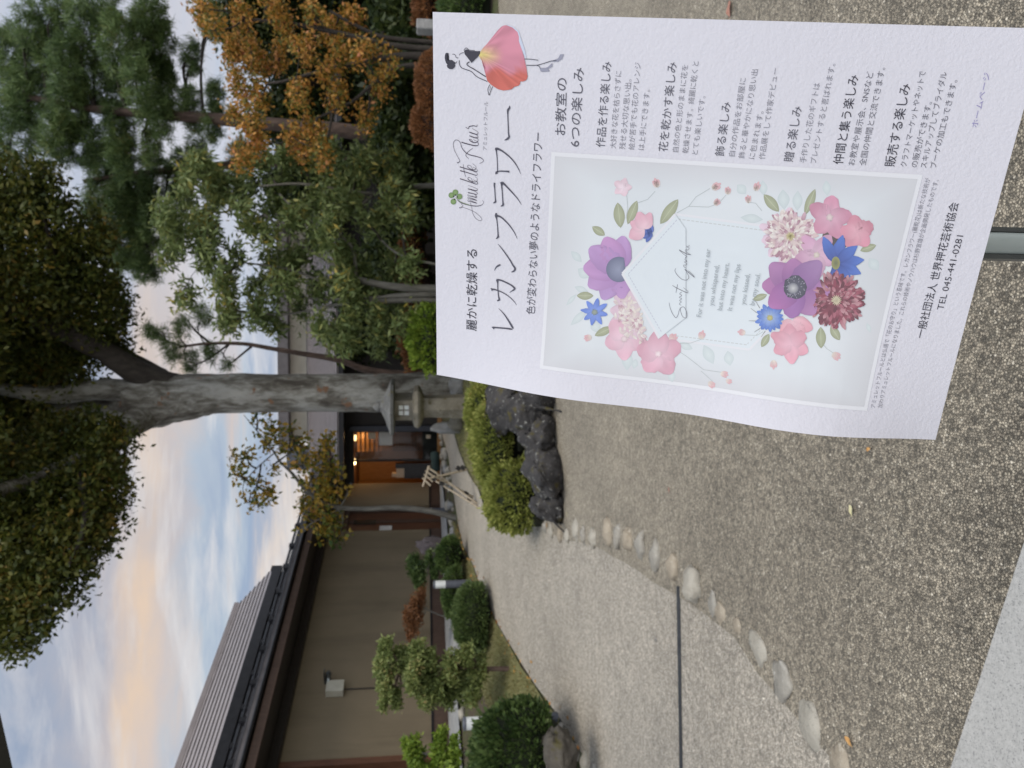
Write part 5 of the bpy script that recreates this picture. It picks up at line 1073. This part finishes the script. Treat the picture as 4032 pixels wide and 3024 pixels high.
def bud(x, y, R, ang, lay=6):
    R *= .9
    for k, a_ in ((1.0, -.35), (1.0, .35), (1.15, 0)): petal(x - math.cos(ang) * R * .8, y - math.sin(ang) * R * .8, R * 1.7 * k, R * .95, ang + a_, lay, C(218, 172, 172), C(228, 222, 204), .08, 6)
for x, y, R, a in ((2585, 722, 22, -1.9), (2818, 735, 22, -.6), (2866, 752, 18, -1.5), (2822, 797, 18, -.7), (2979, 737, 20, -1.2), (2946, 786, 18, -1.7), (2922, 1308, 18, 3.3), (3046, 1432, 20, 1.6), (3290, 1400, 22, .5), (2317, 1329, 18, 2.9), (2763, 1320, 20, -1.3), (2850, 1472, 18, .3), (2800, 1512, 18, .6), (2868, 1500, 14, .4), (2648, 1332, 24, -.9)): bud(x, y, R, a)
bloom(2452, 738, 36, 5, .9, 6, C(228, 200, 204), C(232, 214, 216), None, rag=.06)
# upper group (the card hides its lower right half, so petals only fan away from it)
bloom(2458, 1333, 86, 5, .9, 6, C(222, 178, 188), C(228, 198, 204), (C(214, 190, 190), C(230, 214, 208)), .14, .06, .3)
bloom(2592, 1392, 94, 5, .92, 8, C(218, 166, 178), C(226, 190, 198), (C(232, 206, 206), C(240, 226, 222)), .12, .06, .9)
for a_ in (2.2, 2.75, 3.3, 3.9, 4.4, 1.75): petal(2505, 1236, 110, 70, a_, 7, C(216, 190, 198), C(226, 212, 208), .08)
def half(pred, fn):
    pass
for i in range(120):
    a_ = random.uniform(1.15, 4.35); rr = random.uniform(5, 95); x, y = 2510 + rr * math.cos(a_), 1240 + rr * math.sin(a_)
    if (x - 2451) * .868 - (y - 1077) * .496 * 1.0 < -14 + 0 * y: petal(x, y, 24, 12, random.uniform(0, 6.3), 9 + random.random() * 3, random.choice([C(226, 216, 200), C(216, 192, 192), C(190, 150, 158), C(232, 226, 214)]), C(224, 212, 200), .1, 5)
for a_, L, w in ((1.45, 120, 88), (2.05, 138, 96), (2.6, 142, 100), (3.15, 140, 104), (3.75, 142, 104), (4.3, 138, 100), (4.85, 128, 86)): petal(2437, 1056, L, w, a_, 12 + random.random() * 2, C(186 + random.uniform(-8, 10), 144, 190), C(168, 128, 178), .03)
FL.fan([inv(2437 + 50 * math.cos(t_), 1060 + 50 * math.sin(t_)) for t_ in (0.95 + .2 * k for k in range(22))], 15.5, C(98, 104, 128), C(140, 146, 166), inv(2437, 1062))
bloom(2342, 1228, 54, 8, .42, 14, C(98, 130, 206), C(126, 152, 214), (C(120, 134, 128), C(150, 160, 140)), .2, .05, .2)
for a_, L, w in ((3.6, 60, 50), (4.4, 66, 56), (5.1, 66, 52), (2.6, 70, 56)): petal(2536, 900, L, w, a_, 15 + random.random(), C(222, 172, 182), C(230, 196, 200), .06)
for a_ in (2.1, 2.6, 3.2, 3.9, 4.6): petal(2566, 916, 42, 20, a_, 14, C(70, 96, 168), C(92, 116, 186), .05)
# a clean card corner over the flowers behind it
FL.bigfan([inv(2451, 1077), inv(2556, 959), inv(2659, 843), inv(2700, 900), inv(2700, 1250), inv(2596, 1331), inv(2520, 1200)], 18, C0(213, 221, 230), inv(2610, 1080))
for p, q in (((2451, 1077), (2659, 843)), ((2451, 1077), (2596, 1331))): FL.strip(seg_(inv(*p), inv(*q), .0024), 18.5, wht)
for p, q in (((2474, 1078), (2668, 862)), ((2474, 1080), (2606, 1308))):
    for j in range(0, 40, 2):
        f0, f1 = j / 40, (j + 1.4) / 40; FL.strip([inv(p[0] + (q[0] - p[0]) * f, p[1] + (q[1] - p[1]) * f) + (.0009,) for f in (f0, f1)], 19, C(196, 201, 206))
# lower group
for a_, L, w in ((3.0, 120, 60), (3.5, 118, 66), (2.4, 116, 60), (4.1, 110, 66), (4.7, 118, 66), (1.9, 110, 60), (5.3, 100, 60)): petal(3110, 932, L, w, a_, 6, C(224, 200, 208), C(216, 186, 196), .08)
scab(3112, 930, 92, 8, [C(224, 214, 200), C(206, 172, 178), C(232, 226, 214), C(170, 126, 136), C(214, 190, 184)], C(196, 186, 130), 190)
FL.fan([inv(3290 + 55 * math.cos(t_ * .5), 940 + 50 * math.sin(t_ * .5)) for t_ in range(13)], 7, C(96, 84, 74), C(70, 58, 52))
bloom(3266, 855, 92, 5, .78, 9, C(206, 142, 162), C(216, 170, 184), (C(210, 190, 186), C(222, 206, 196)), .13, .06, -1.4)
bloom(3372, 915, 72, 5, .9, 10, C(212, 142, 156), C(222, 168, 176), None, rag=.08, a0=-.5)
bloom(3214, 1003, 92, 5, .72, 12, C(206, 158, 182), C(216, 182, 196), (C(210, 196, 180), C(222, 212, 196)), .11, .07, -2.2)
for a_ in (-1.3, -.65, -.1, .4, .95, 1.5, -2.0): petal(3288, 1034, 112, 46, a_, 13 + random.random() * 2, C(74, 112, 190), C(48, 68, 140), .04, 9, .7)
FL.fan([inv(3290 + 17 * math.cos(t_ * .5), 1035 + 26 * math.sin(t_ * .5)) for t_ in range(13)], 17, C(150, 150, 84), C(100, 106, 70))
scab(3292, 1181, 98, 16, [C(142, 58, 74), C(112, 38, 54), C(170, 96, 108), C(188, 138, 140), C(96, 34, 46)], C(206, 196, 160), 210)
bloom(3031, 1250, 60, 9, .40, 14, C(84, 122, 196), C(168, 190, 214), (C(170, 164, 96), C(196, 190, 120)), .18, .05, .1, 2)
for a_ in (2.3, 2.9, 3.5, 3.9, 1.9): FL.strip([inv(3031 + 55 * math.cos(a_), 1250 + 55 * math.sin(a_)) + (.0006,), inv(3031 + 84 * math.cos(a_ + .1), 1250 + 84 * math.sin(a_ + .1)) + (.0003,)], 13, C(136, 138, 130))
for a_, L, w in ((.4, 96, 60), (1.0, 84, 60), (1.7, 80, 56), (2.3, 76, 54)): petal(3120, 1262, L * .9, w, a_, 12, C(222, 160, 168), C(230, 188, 192), .06)
bloom(3112, 1352, 78, 6, .8, 13, C(224, 162, 172), C(228, 182, 190), None, rag=.07, a0=.5)
for i, (a_, L, w) in enumerate(((0.15, 140, 100), (.95, 138, 104), (1.7, 132, 96), (2.5, 132, 104), (3.2, 132, 98), (3.9, 138, 104), (4.65, 122, 100), (5.5, 146, 106))): petal(3130, 1130, L * .96, w, a_, 18 + (i % 4) * .5, C(164 + random.uniform(-10, 14), 112 + random.uniform(-6, 10), 164), C(140, 92, 148), .03)
FL.fan([inv(3130 + 46 * random.uniform(.93, 1.08) * math.cos(t_ * .3142), 1130 + 46 * random.uniform(.93, 1.08) * math.sin(t_ * .3142)) for t_ in range(20)], 21, C(58, 58, 72), C(84, 86, 96))
FL.fan([inv(3122 + 22 * math.cos(t_ * .5), 1134 + 22 * math.sin(t_ * .5)) for t_ in range(13)], 22, C(110, 112, 120), C(196, 196, 190))
for t_ in range(40):
    a_ = random.uniform(0, 6.28); r_ = random.uniform(24, 44); FL.fan(ell(3128 + r_ * math.cos(a_), 1131 + r_ * math.sin(a_), 9, 3, a_, 5), 22.5, C(150, 146, 158))
FL.build('flower_print')
C = C0
# ---- dancer with a petal skirt, and the four leaf clover
IL = INK(); z17 = crop(1700, 0, 2.765)
sk = z17([(535, 555), (565, 515), (600, 480), (640, 430), (680, 380), (720, 330), (760, 290), (790, 277), (815, 275), (880, 300), (935, 350), (950, 400), (950, 450), (985, 550), (1010, 640), (1030, 730), (1045, 830), (1038, 860), (1020, 878), (990, 888), (965, 885), (962, 915), (945, 932), (900, 945), (870, 972), (840, 978), (780, 985), (720, 970), (650, 925), (605, 880), (585, 800), (590, 750), (560, 720), (545, 660), (530, 640), (515, 608)])
sh = z17([(815, 268), (890, 292), (950, 345), (972, 420), (1010, 530), (1030, 620), (1025, 640), (985, 550), (950, 450), (950, 400), (935, 350), (880, 300)])
IL.fan(sh, 2, C(196, 206, 228)); cen = z17([(790, 640)])[0]
i0 = len(IL.v); ring = []
npk = len(sk)
src_sk = [(535, 555), (565, 515), (600, 480), (640, 430), (680, 380), (720, 330), (760, 290), (790, 277), (815, 275), (880, 300), (935, 350), (950, 400), (950, 450), (985, 550), (1010, 640), (1030, 730), (1045, 830), (1038, 860), (1020, 878), (990, 888), (965, 885), (962, 915), (945, 932), (900, 945), (870, 972), (840, 978), (780, 985), (720, 970), (650, 925), (605, 880), (585, 800), (590, 750), (560, 720), (545, 660), (530, 640), (515, 608)]
def skc(x, y):
    d = math.hypot(x - 520, (y - 590) * 1.3); a_ = (y - 590 - (x - 520) * .18) / (120 + (x - 520) * .5)
    w = max(0, min(1, (y - 740 + 40 * math.sin(x * .02)) / 60)); base = [p * (1 - w) + q * w for p, q in zip(C(206, 140, 160), C(202, 112, 104))]
    yl = max(0, 1 - d / 260) * max(0, 1 - abs(a_) * 1.2); v_ = .94 + .12 * math.sin(math.atan2(y - 590, x - 500) * 60)
    return tuple((b_ * (1 - yl) + y_ * yl) * v_ for b_, y_ in zip(base, C(222, 214, 128)))
NR = 14
for k in range(NR + 1):
    for (x, y) in src_sk:
        xx, yy = 530 + (x - 530) * k / NR, 600 + (y - 600) * k / NR; a_, b_ = inv(1700 + xx / 2.765, yy / 2.765); IL.pt(a_, b_, 3, skc(xx, yy))
for k in range(NR):
    for j in range(npk):
        q = (j + 1) % npk; o = i0; IL.f.append((o + k * npk + j, o + k * npk + q, o + (k + 1) * npk + q, o + (k + 1) * npk + j))
DK = C(66, 66, 78, 1.0); GY = C(120, 120, 132)
for P_ in ([(355, 560), (370, 540), (395, 540), (415, 555), (470, 556), (530, 557), (528, 585), (510, 612), (470, 650), (435, 685), (415, 660), (385, 620), (360, 590)], [(165, 650), (225, 655), (262, 684), (252, 700), (258, 715), (245, 738), (225, 752), (195, 752), (172, 735), (165, 715), (178, 705), (160, 690), (148, 662), (143, 630), (145, 600), (152, 580), (166, 574), (184, 580), (168, 592), (162, 620)], [(1175, 740), (1230, 745), (1290, 718), (1306, 690), (1316, 690), (1312, 726), (1262, 752), (1288, 776), (1200, 782), (1185, 776)], [(1290, 668), (1350, 656), (1385, 640), (1405, 600), (1400, 592), (1440, 590), (1420, 640), (1380, 668), (1330, 672)]):
    IL.fan(z17(P_), 4, DK if P_[0][0] < 600 else C(150, 152, 172))
def line(pts, w, fn=z17, col=DK, ink=None, lay=5):
    sp = smoothpts([(p[0], p[1], 0) for p in pts], 5); (ink or IL).strip([q + (w * PXH,) for q in fn([(p.x, p.y) for p in sp])], lay, col)
for pts, w in (([(225, 590), (250, 592), (262, 612), (268, 628), (290, 630)], 1), ([(262, 690), (276, 668)], 1), ([(300, 655), (302, 700), (330, 740), (400, 765), (440, 785), (475, 822), (520, 850), (605, 886)], 1.3), ([(412, 672), (385, 705), (480, 765), (590, 836)], 1.7), ([(300, 602), (315, 582), (352, 572)], 1), ([(358, 565), (355, 540), (378, 522), (410, 545), (470, 550)], 1), ([(635, 920), (612, 970), (625, 1036), (640, 1000), (665, 940)], 1.1), ([(640, 940), (632, 985)], .8), ([(1010, 642), (1080, 645), (1160, 656)], 1.1), ([(1030, 710), (1140, 710), (1220, 690), (1300, 665), (1360, 660)], 1.2), ([(1140, 710), (1170, 722), (1182, 745)], 1.1)): line(pts, w)
IL.build('dancer_print'); IL = INK()
z1706 = crop(1700, 600, 2.765)
for x, y, a in ((258, 434, -1.5), (214, 466, 3.6), (303, 480, .2), (236, 536, 1.9)):
    ca, sa_ = math.cos(a), math.sin(a)
    IL.fan(z1706([(x + r * math.cos(t_) * 1.0, y + r * math.sin(t_)) for t_, r in ((k * .3927, 31 if k not in (0, 8) else 30) for k in range(16))]), 3, C(112, 138, 92), C(134, 158, 112))
    IL.fan(z1706([(x + (260 - x) * .55 + 9 * math.cos(k * .785), y + (488 - y) * .55 + 9 * math.sin(k * .785)) for k in range(8)]), 4, C(62, 74, 56))
line([(262, 490), (320, 540), (420, 575)], 1.1, z1706, C(120, 140, 104))
IL.build('clover_print')
# ---- lettering
TX = INK()
INKD, INKM, INKL, INKP = C(56, 54, 66, .9), C(92, 92, 104), C(128, 128, 140), C(140, 134, 186)
def text(s, p0, p1, hpx, col, shear=0.0, thin=0.0, lay=2, valign=None):
    cu = bpy.data.curves.new('lettering_source', 'FONT'); cu.body = s; cu.size = 1.0; cu.shear = shear; cu.offset = thin; cu.resolution_u = 3
    o = bpy.data.objects.new('lettering_source', cu); COL.objects.link(o); bpy.context.view_layer.update()
    dg = bpy.context.evaluated_depsgraph_get(); me = bpy.data.meshes.new_from_object(o.evaluated_get(dg))
    n = len(me.vertices); co = np.zeros(n * 3, np.float32); me.vertices.foreach_get('co', co); co = co.reshape(-1, 3)
    fs = [tuple(p.vertices) for p in me.polygons]
    bpy.data.objects.remove(o); bpy.data.curves.remove(cu); bpy.data.meshes.remove(me)
    if n == 0: return
    x0, x1 = co[:, 0].min(), co[:, 0].max(); cjk = any(ord(ch) > 0x3000 for ch in s); yc, hh_ = ((co[:, 1].min() + co[:, 1].max()) / 2, None) if not cjk else (.36, None)
    if not cjk: yc = .34
    A, B_ = np.array(inv(*p0)), np.array(inv(*p1)); asp = PH / PW
    ax = (B_ - A) * np.array([1, asp]); L = np.linalg.norm(ax); ax = ax / L; up = np.array([ax[1], -ax[0]])
    mid = ((p0[0] + p1[0]) / 2, (p0[1] + p1[1]) / 2); h1, h2 = np.array(inv(mid[0] - hpx / 2, mid[1])) * [1, asp], np.array(inv(mid[0] + hpx / 2, mid[1])) * [1, asp]
    H_ = np.linalg.norm(h2 - h1) / (.90 if cjk else .72); b0 = len(TX.v); A2 = A * [1, asp]
    for x, y, _ in co:
        q = A2 + ax * L * ((x - x0) / (x1 - x0)) + up * (y - yc) * H_; TX.pt(q[0], q[1] / asp, lay, col)
    TX.f += [tuple(i + b0 for i in f) for f in fs]
LN_ = [('麗かに乾燥する', (1857, 1301), (1859, 981), 42, INKD), ('色が変わらない夢のようなドライフラワー', (2089, 1237), (2120, 522), 37, INKM), ('アミュレットフルール', (1909, 591), (1914, 400), 17, INKL),
 ('お教室の', (2206, 532), (2213, 307), 43, INKM), ('6つの楽しみ', (2262, 577), (2280, 267), 43, INKM), ('作品を作る楽しみ', (2364, 579), (2391, 243), 38, INKM),
 ('大好きな花を枯らさずに', (2413, 584), (2436, 279), 25, INKL), ('残せる大切な思い出。', (2450, 587), (2475, 312), 25, INKL), ('絵が苦手でも花のアレンジ', (2486, 589), (2512, 246), 25, INKL), ('は上手にできます。', (2524, 590), (2548, 353), 25, INKL),
 ('花を乾かす楽しみ', (2610, 596), (2648, 245), 38, INKM), ('自然の色と形のままに花を', (2659, 598), (2698, 255), 25, INKL), ('乾燥させます。綺麗に乾くと', (2698, 603), (2740, 241), 25, INKL), ('とても楽しいです。', (2735, 608), (2766, 378), 25, INKL),
 ('飾る楽しみ', (2833, 614), (2861, 402), 38, INKM), ('自分の作品をお部屋に', (2881, 615), (2926, 307), 26, INKL), ('飾ると華やかになり思い出', (2919, 623), (2973, 273), 26, INKL), ('に包まれます。', (2959, 625), (2995, 438), 26, INKL), ('作品展をして作家デビュー', (2999, 627), (3054, 268), 26, INKL),
 ('贈る楽しみ', (3104, 636), (3140, 419), 40, INKM), ('手作りした花のギフトは', (3160, 640), (3217, 327), 27, INKL), ('プレゼントすると喜ばれます。', (3201, 643), (3277, 251), 27, INKL),
 ('仲間と集う楽しみ', (3299, 646), (3362, 296), 42, INKD), ('お教室や展示会、SNSなど', (3351, 650), (3427, 282), 28, INKM), ('全国の仲間と交流できます。', (3395, 651), (3473, 266), 28, INKM),
 ('販売する楽しみ', (3502, 655), (3566, 331), 44, INKD), ('クラフトマーケットやネットで', (3556, 656), (3633, 280), 28, INKM), ('の販売ができます。', (3598, 658), (3657, 401), 28, INKM), ('スキルアップしてブライダル', (3635, 661), (3717, 284), 28, INKM), ('ブーケの加工もできます。', (3673, 661), (3757, 315), 28, INKM),
 ('ホームページ', (3836, 501), (3887, 286), 27, INKP),
 ('アミュレットフルールとは仏語で「花のお守り」という意味です。レカンフラワー(麗乾花)は新たな技術が', (3436, 1605), (3654, 701), 20, INKL), ('加わりアミュレットフルールになりました。これらの技術やノウハウは杉野宣雄が企画開発したものです。', (3464, 1605), (3686, 707), 20, INKL),
 ('一般社団法人 世界押花芸術協会', (3621, 1330), (3759, 797), 37, INKD), ('TEL 045-441-0281', (3701, 1219), (3780, 927), 27, INKD)]
for s, p0, p1, h_, col in LN_: text(s, p0, p1, h_, col, thin=-.006 if h_ < 30 else 0)
PG = C(170, 178, 186)
for s, p0, p1, h_ in (('For it was not into my ear', (2751, 1246), (2788, 979), 20), ('you whispered,', (2799, 1202), (2822, 1042), 20), ('but into my heart.', (2832, 1220), (2862, 1034), 20), ('It was not my lips', (2872, 1221), (2906, 1039), 20), ('you kissed,', (2924, 1198), (2943, 1077), 20), ('by my soul.', (2960, 1200), (2984, 1075), 20)):
    text(s, p0, p1, h_, PG, lay=26, thin=.004)
TX.build('lettering')
# ---- brush title and pen script
TI = INK()
def stroke(pts, fn, sc, col, lay=3, k=4):
    sp = smoothpts([(p[0], p[1], 0) for p in pts], k); ws = lerps([p[2] for p in pts], k)
    TI.strip([q + (w / 2 / sc * PXH,) for q, w in zip(fn([(p.x, p.y) for p in sp]), ws)], lay, col)
za, zc_, zd = crop(1700, 1000, 2.765), crop(1700, 600, 2.765), crop(1700, 0, 2.765); TC_ = C(84, 84, 98)
for pts in ([(664, 808, 44), (676, 800, 26), (700, 800, 18), (800, 808, 18), (850, 814, 22), (878, 818, 14)], [(888, 812, 10), (872, 785, 26), (850, 748, 22), (800, 670, 15), (760, 622, 10), (728, 592, 3)],
            [(712, 510, 10), (735, 496, 26), (728, 460, 14), (720, 380, 12), (718, 320, 14), (714, 282, 36)], [(706, 282, 26), (740, 282, 20), (790, 300, 18), (860, 335, 18), (900, 368, 22), (898, 385, 20), (872, 402, 10), (848, 420, 3)], [(648, 388, 44), (668, 384, 20), (720, 396, 14), (790, 428, 13), (850, 470, 11), (900, 520, 8), (924, 556, 3)]): stroke(pts, za, 2.765, TC_)
for pts in ([(682, 1286, 4), (700, 1252, 14), (722, 1234, 20), (748, 1222, 16)], [(866, 1302, 5), (892, 1292, 20), (908, 1266, 24), (880, 1220, 18), (850, 1168, 16), (790, 1082, 14), (750, 1030, 10), (720, 996, 3)],
            [(700, 940, 6), (722, 920, 26), (722, 890, 14), (716, 800, 11), (708, 730, 12), (700, 690, 30), (704, 660, 16)], [(694, 690, 22), (716, 690, 24), (760, 708, 18), (830, 775, 15), (880, 840, 12), (912, 895, 8), (932, 942, 3)],
            [(668, 552, 5), (694, 536, 22), (692, 500, 12), (686, 400, 11), (682, 360, 18), (684, 330, 20)], [(750, 586, 5), (776, 572, 24), (774, 530, 13), (768, 430, 12), (762, 370, 16), (764, 335, 32)], [(750, 340, 24), (772, 332, 28), (810, 366, 18), (880, 440, 15), (940, 510, 10), (976, 570, 3)],
            [(698, 240, 5), (704, 220, 26), (730, 205, 13), (800, 205, 15), (846, 210, 22)], [(712, 232, 10), (716, 190, 10), (712, 60, 10), (704, -10, 14), (702, -36, 34)], [(694, -34, 26), (716, -40, 26), (770, -14, 18), (850, 50, 15), (910, 120, 12), (950, 190, 8), (968, 236, 3)]): stroke(pts, zc_, 2.765, TC_)
stroke([(790, 1526, 4), (820, 1514, 20), (842, 1490, 22), (836, 1450, 14), (832, 1350, 12), (828, 1250, 12), (830, 1200, 24), (846, 1176, 20), (848, 1150, 5)], zd, 2.765, TC_)
TI.build('title_lettering'); TI = INK()
SC = C(72, 66, 82); HL = 4
for pts in ([(276, 516, 3), (320, 548, 8), (400, 572, 9), (480, 584, 8), (540, 574, 5), (566, 545, 4), (552, 522, 3)], [(300, 602, 10), (326, 600, 4), (338, 582, 4), (318, 556, 3)], [(318, 590, 3), (400, 618, 4), (470, 650, 4), (530, 700, 4), (546, 730, 4), (524, 742, 4), (480, 718, 4), (446, 660, 4), (436, 600, 3), (420, 545, 3)],
            *[[(400, y - 22, 3), (392, y - 8, 3), (440, y + 2, 9), (490, y + 16, 9)] for y in (536, 506, 476)], *[[(490, y + 14, 3), (440, y - 8, 3), (396, y - 22, 3)] for y in (536, 506)], [(470, 486, 8), (490, 478, 5), (460, 452, 3)],
            *[[(394, y - 8, 9), (440, y + 2, 9), (486, y + 12, 7), (494, y - 6, 4), (450, y - 28, 3), (400, y - 44, 3)] for y in (444, 404)],
            [(308, 286, 10), (370, 306, 9), (440, 330, 9), (490, 345, 7), (498, 322, 4), (450, 296, 3)], [(450, 330, 3), (430, 282, 3), (402, 272, 4), (396, 292, 6), (440, 318, 8), (486, 318, 6), (496, 286, 3), (470, 262, 3)],
            [(308, 198, 10), (370, 214, 9), (440, 236, 9), (488, 248, 7), (496, 228, 3), (450, 204, 3)], [(306, 156, 10), (370, 176, 9), (440, 196, 9), (488, 208, 7), (494, 186, 3), (450, 160, 3)], [(368, 262, 4), (352, 200, 5), (344, 130, 4)], [(448, 196, 3), (430, 152, 3), (400, 138, 4), (392, 160, 6), (436, 186, 8), (476, 184, 6), (480, 152, 3), (446, 122, 3)]): stroke(pts, zc_, 2.765, SC)
zf_ = crop(1008, 0, 2.194)
for pts in ([(1738, 1408, 8), (1762, 1392, 4), (1742, 1352, 3), (1712, 1290, 3), (1706, 1236, 4), (1728, 1208, 4), (1762, 1226, 4), (1782, 1282, 5), (1830, 1330, 7), (1900, 1350, 7), (1948, 1366, 5), (1966, 1392, 4), (1932, 1412, 3)], [(1838, 1372, 3), (1812, 1340, 4), (1838, 1306, 4), (1874, 1280, 3)],
            [(1776, 1228, 9), (1830, 1244, 8), (1890, 1258, 8), (1920, 1254, 5), (1914, 1226, 3), (1880, 1206, 3)], [(1880, 1236, 3), (1862, 1208, 3), (1842, 1206, 5), (1866, 1226, 7), (1904, 1230, 6), (1920, 1208, 3), (1900, 1180, 3)], [(1844, 1172, 7), (1880, 1186, 8), (1912, 1192, 6), (1914, 1172, 3), (1870, 1148, 3), (1842, 1140, 4)], [(1844, 1142, 7), (1880, 1154, 8), (1912, 1160, 6), (1916, 1140, 3), (1870, 1110, 3)], [(1812, 1098, 5), (1836, 1112, 4), (1842, 1094, 6), (1880, 1086, 7), (1906, 1092, 5), (1912, 1076, 3)]): stroke(pts, zf_, 2.194, SC)
TI.build('script_lettering'); TI = INK()
SG = C(112, 112, 124)
for pts in ([(742, 918, 4), (752, 972, 5), (780, 1046, 6), (824, 1104, 6), (852, 1070, 5), (868, 1010, 5), (896, 974, 5), (930, 976, 5), (956, 1030, 6), (962, 1090, 6), (940, 1108, 5), (908, 1086, 5), (886, 1030, 5), (878, 978, 4)], [(892, 950, 4), (868, 936, 5), (880, 918, 4), (896, 908, 4), (872, 890, 5), (900, 868, 4), (866, 852, 5), (900, 828, 5), (872, 808, 5), (896, 786, 6)],
            [(782, 702, 5), (830, 732, 7), (900, 766, 8), (962, 794, 7), (974, 776, 4), (920, 730, 4)], [(826, 796, 4), (836, 744, 6), (846, 690, 5)],
            [(826, 490, 4), (814, 520, 5), (840, 570, 6), (900, 626, 6), (960, 636, 6), (986, 600, 5), (960, 540, 4), (936, 500, 4), (980, 540, 7), (1040, 590, 7), (1056, 600, 5), (1030, 566, 4), (980, 520, 4)], [(952, 490, 4), (926, 470, 5), (924, 450, 5), (950, 450, 5), (962, 432, 4), (930, 412, 4), (966, 404, 5), (936, 380, 4), (956, 350, 4)],
            [(944, 358, 4), (960, 340, 5), (930, 322, 4), (866, 262, 6), (900, 280, 7), (960, 312, 8), (1010, 320, 6)], [(1008, 322, 4), (950, 284, 4), (944, 262, 5), (976, 262, 5), (990, 240, 4), (958, 222, 4), (984, 216, 5), (994, 200, 4)]): stroke(pts, z24, 3.16, SG, 26)
TI.build('card_lettering')
# ---- steel stand behind the poster
pc = W(2082, 3950, .62); SX, SY = pc.x, pc.y + .02
g0 = gz(SX, SY)
ST = thing('sign_stand', 'grey steel stand pole under the poster in the foreground', 'sign stand', (SX, SY, g0))
topz = PS(.52, .86, 0).z
m = MB(); m.tube([(SX, SY, g0 + .012), (SX, SY, topz + .01)], .0105, 24); part(m, 'pole', 'steel', ST)
m = MB()
for sx_ in (-1, 1): m.obox((SX + sx_ * .0128 - .0022, SY - .004, g0 + .012), Vector((.0044, 0, 0)), Vector((0, .012, 0)), Vector((0, 0, topz - g0 - .012)))  # dark strips down both sides of the pole
part(m, 'side_strip', 'steel_dark', ST)
m = MB(); m.lathe((SX, SY, g0 - .002), [(.17, 0), (.17, .008), (.155, .016), (.02, .020), (.016, .05)], 32); part(m, 'base', 'steel_dark', ST)
# backing board clipped to the pole, a little smaller than the sheet
m = MB(); A_ = [PS(.16, .10, -.006), PS(.97, .03, -.006), PS(.97, .93, -.006), PS(.16, .90, -.006)]
nrm_ = (A_[1] - A_[0]).cross(A_[3] - A_[0]).normalized(); nrm_ = nrm_ if nrm_.y > 0 else -nrm_
m.hexa(A_ + [p + nrm_ * .004 for p in A_]); part(m, 'backing_board', 'white_paint', ST)
cb = PS(.52, .80, -.012); m = MB(); m.tube([(SX, SY, topz - .005), tuple((Vector((SX, SY, topz)) + cb) / 2 + Vector((0, .004, .01))), cb], .009, 12); part(m, 'neck', 'steel_dark', ST)
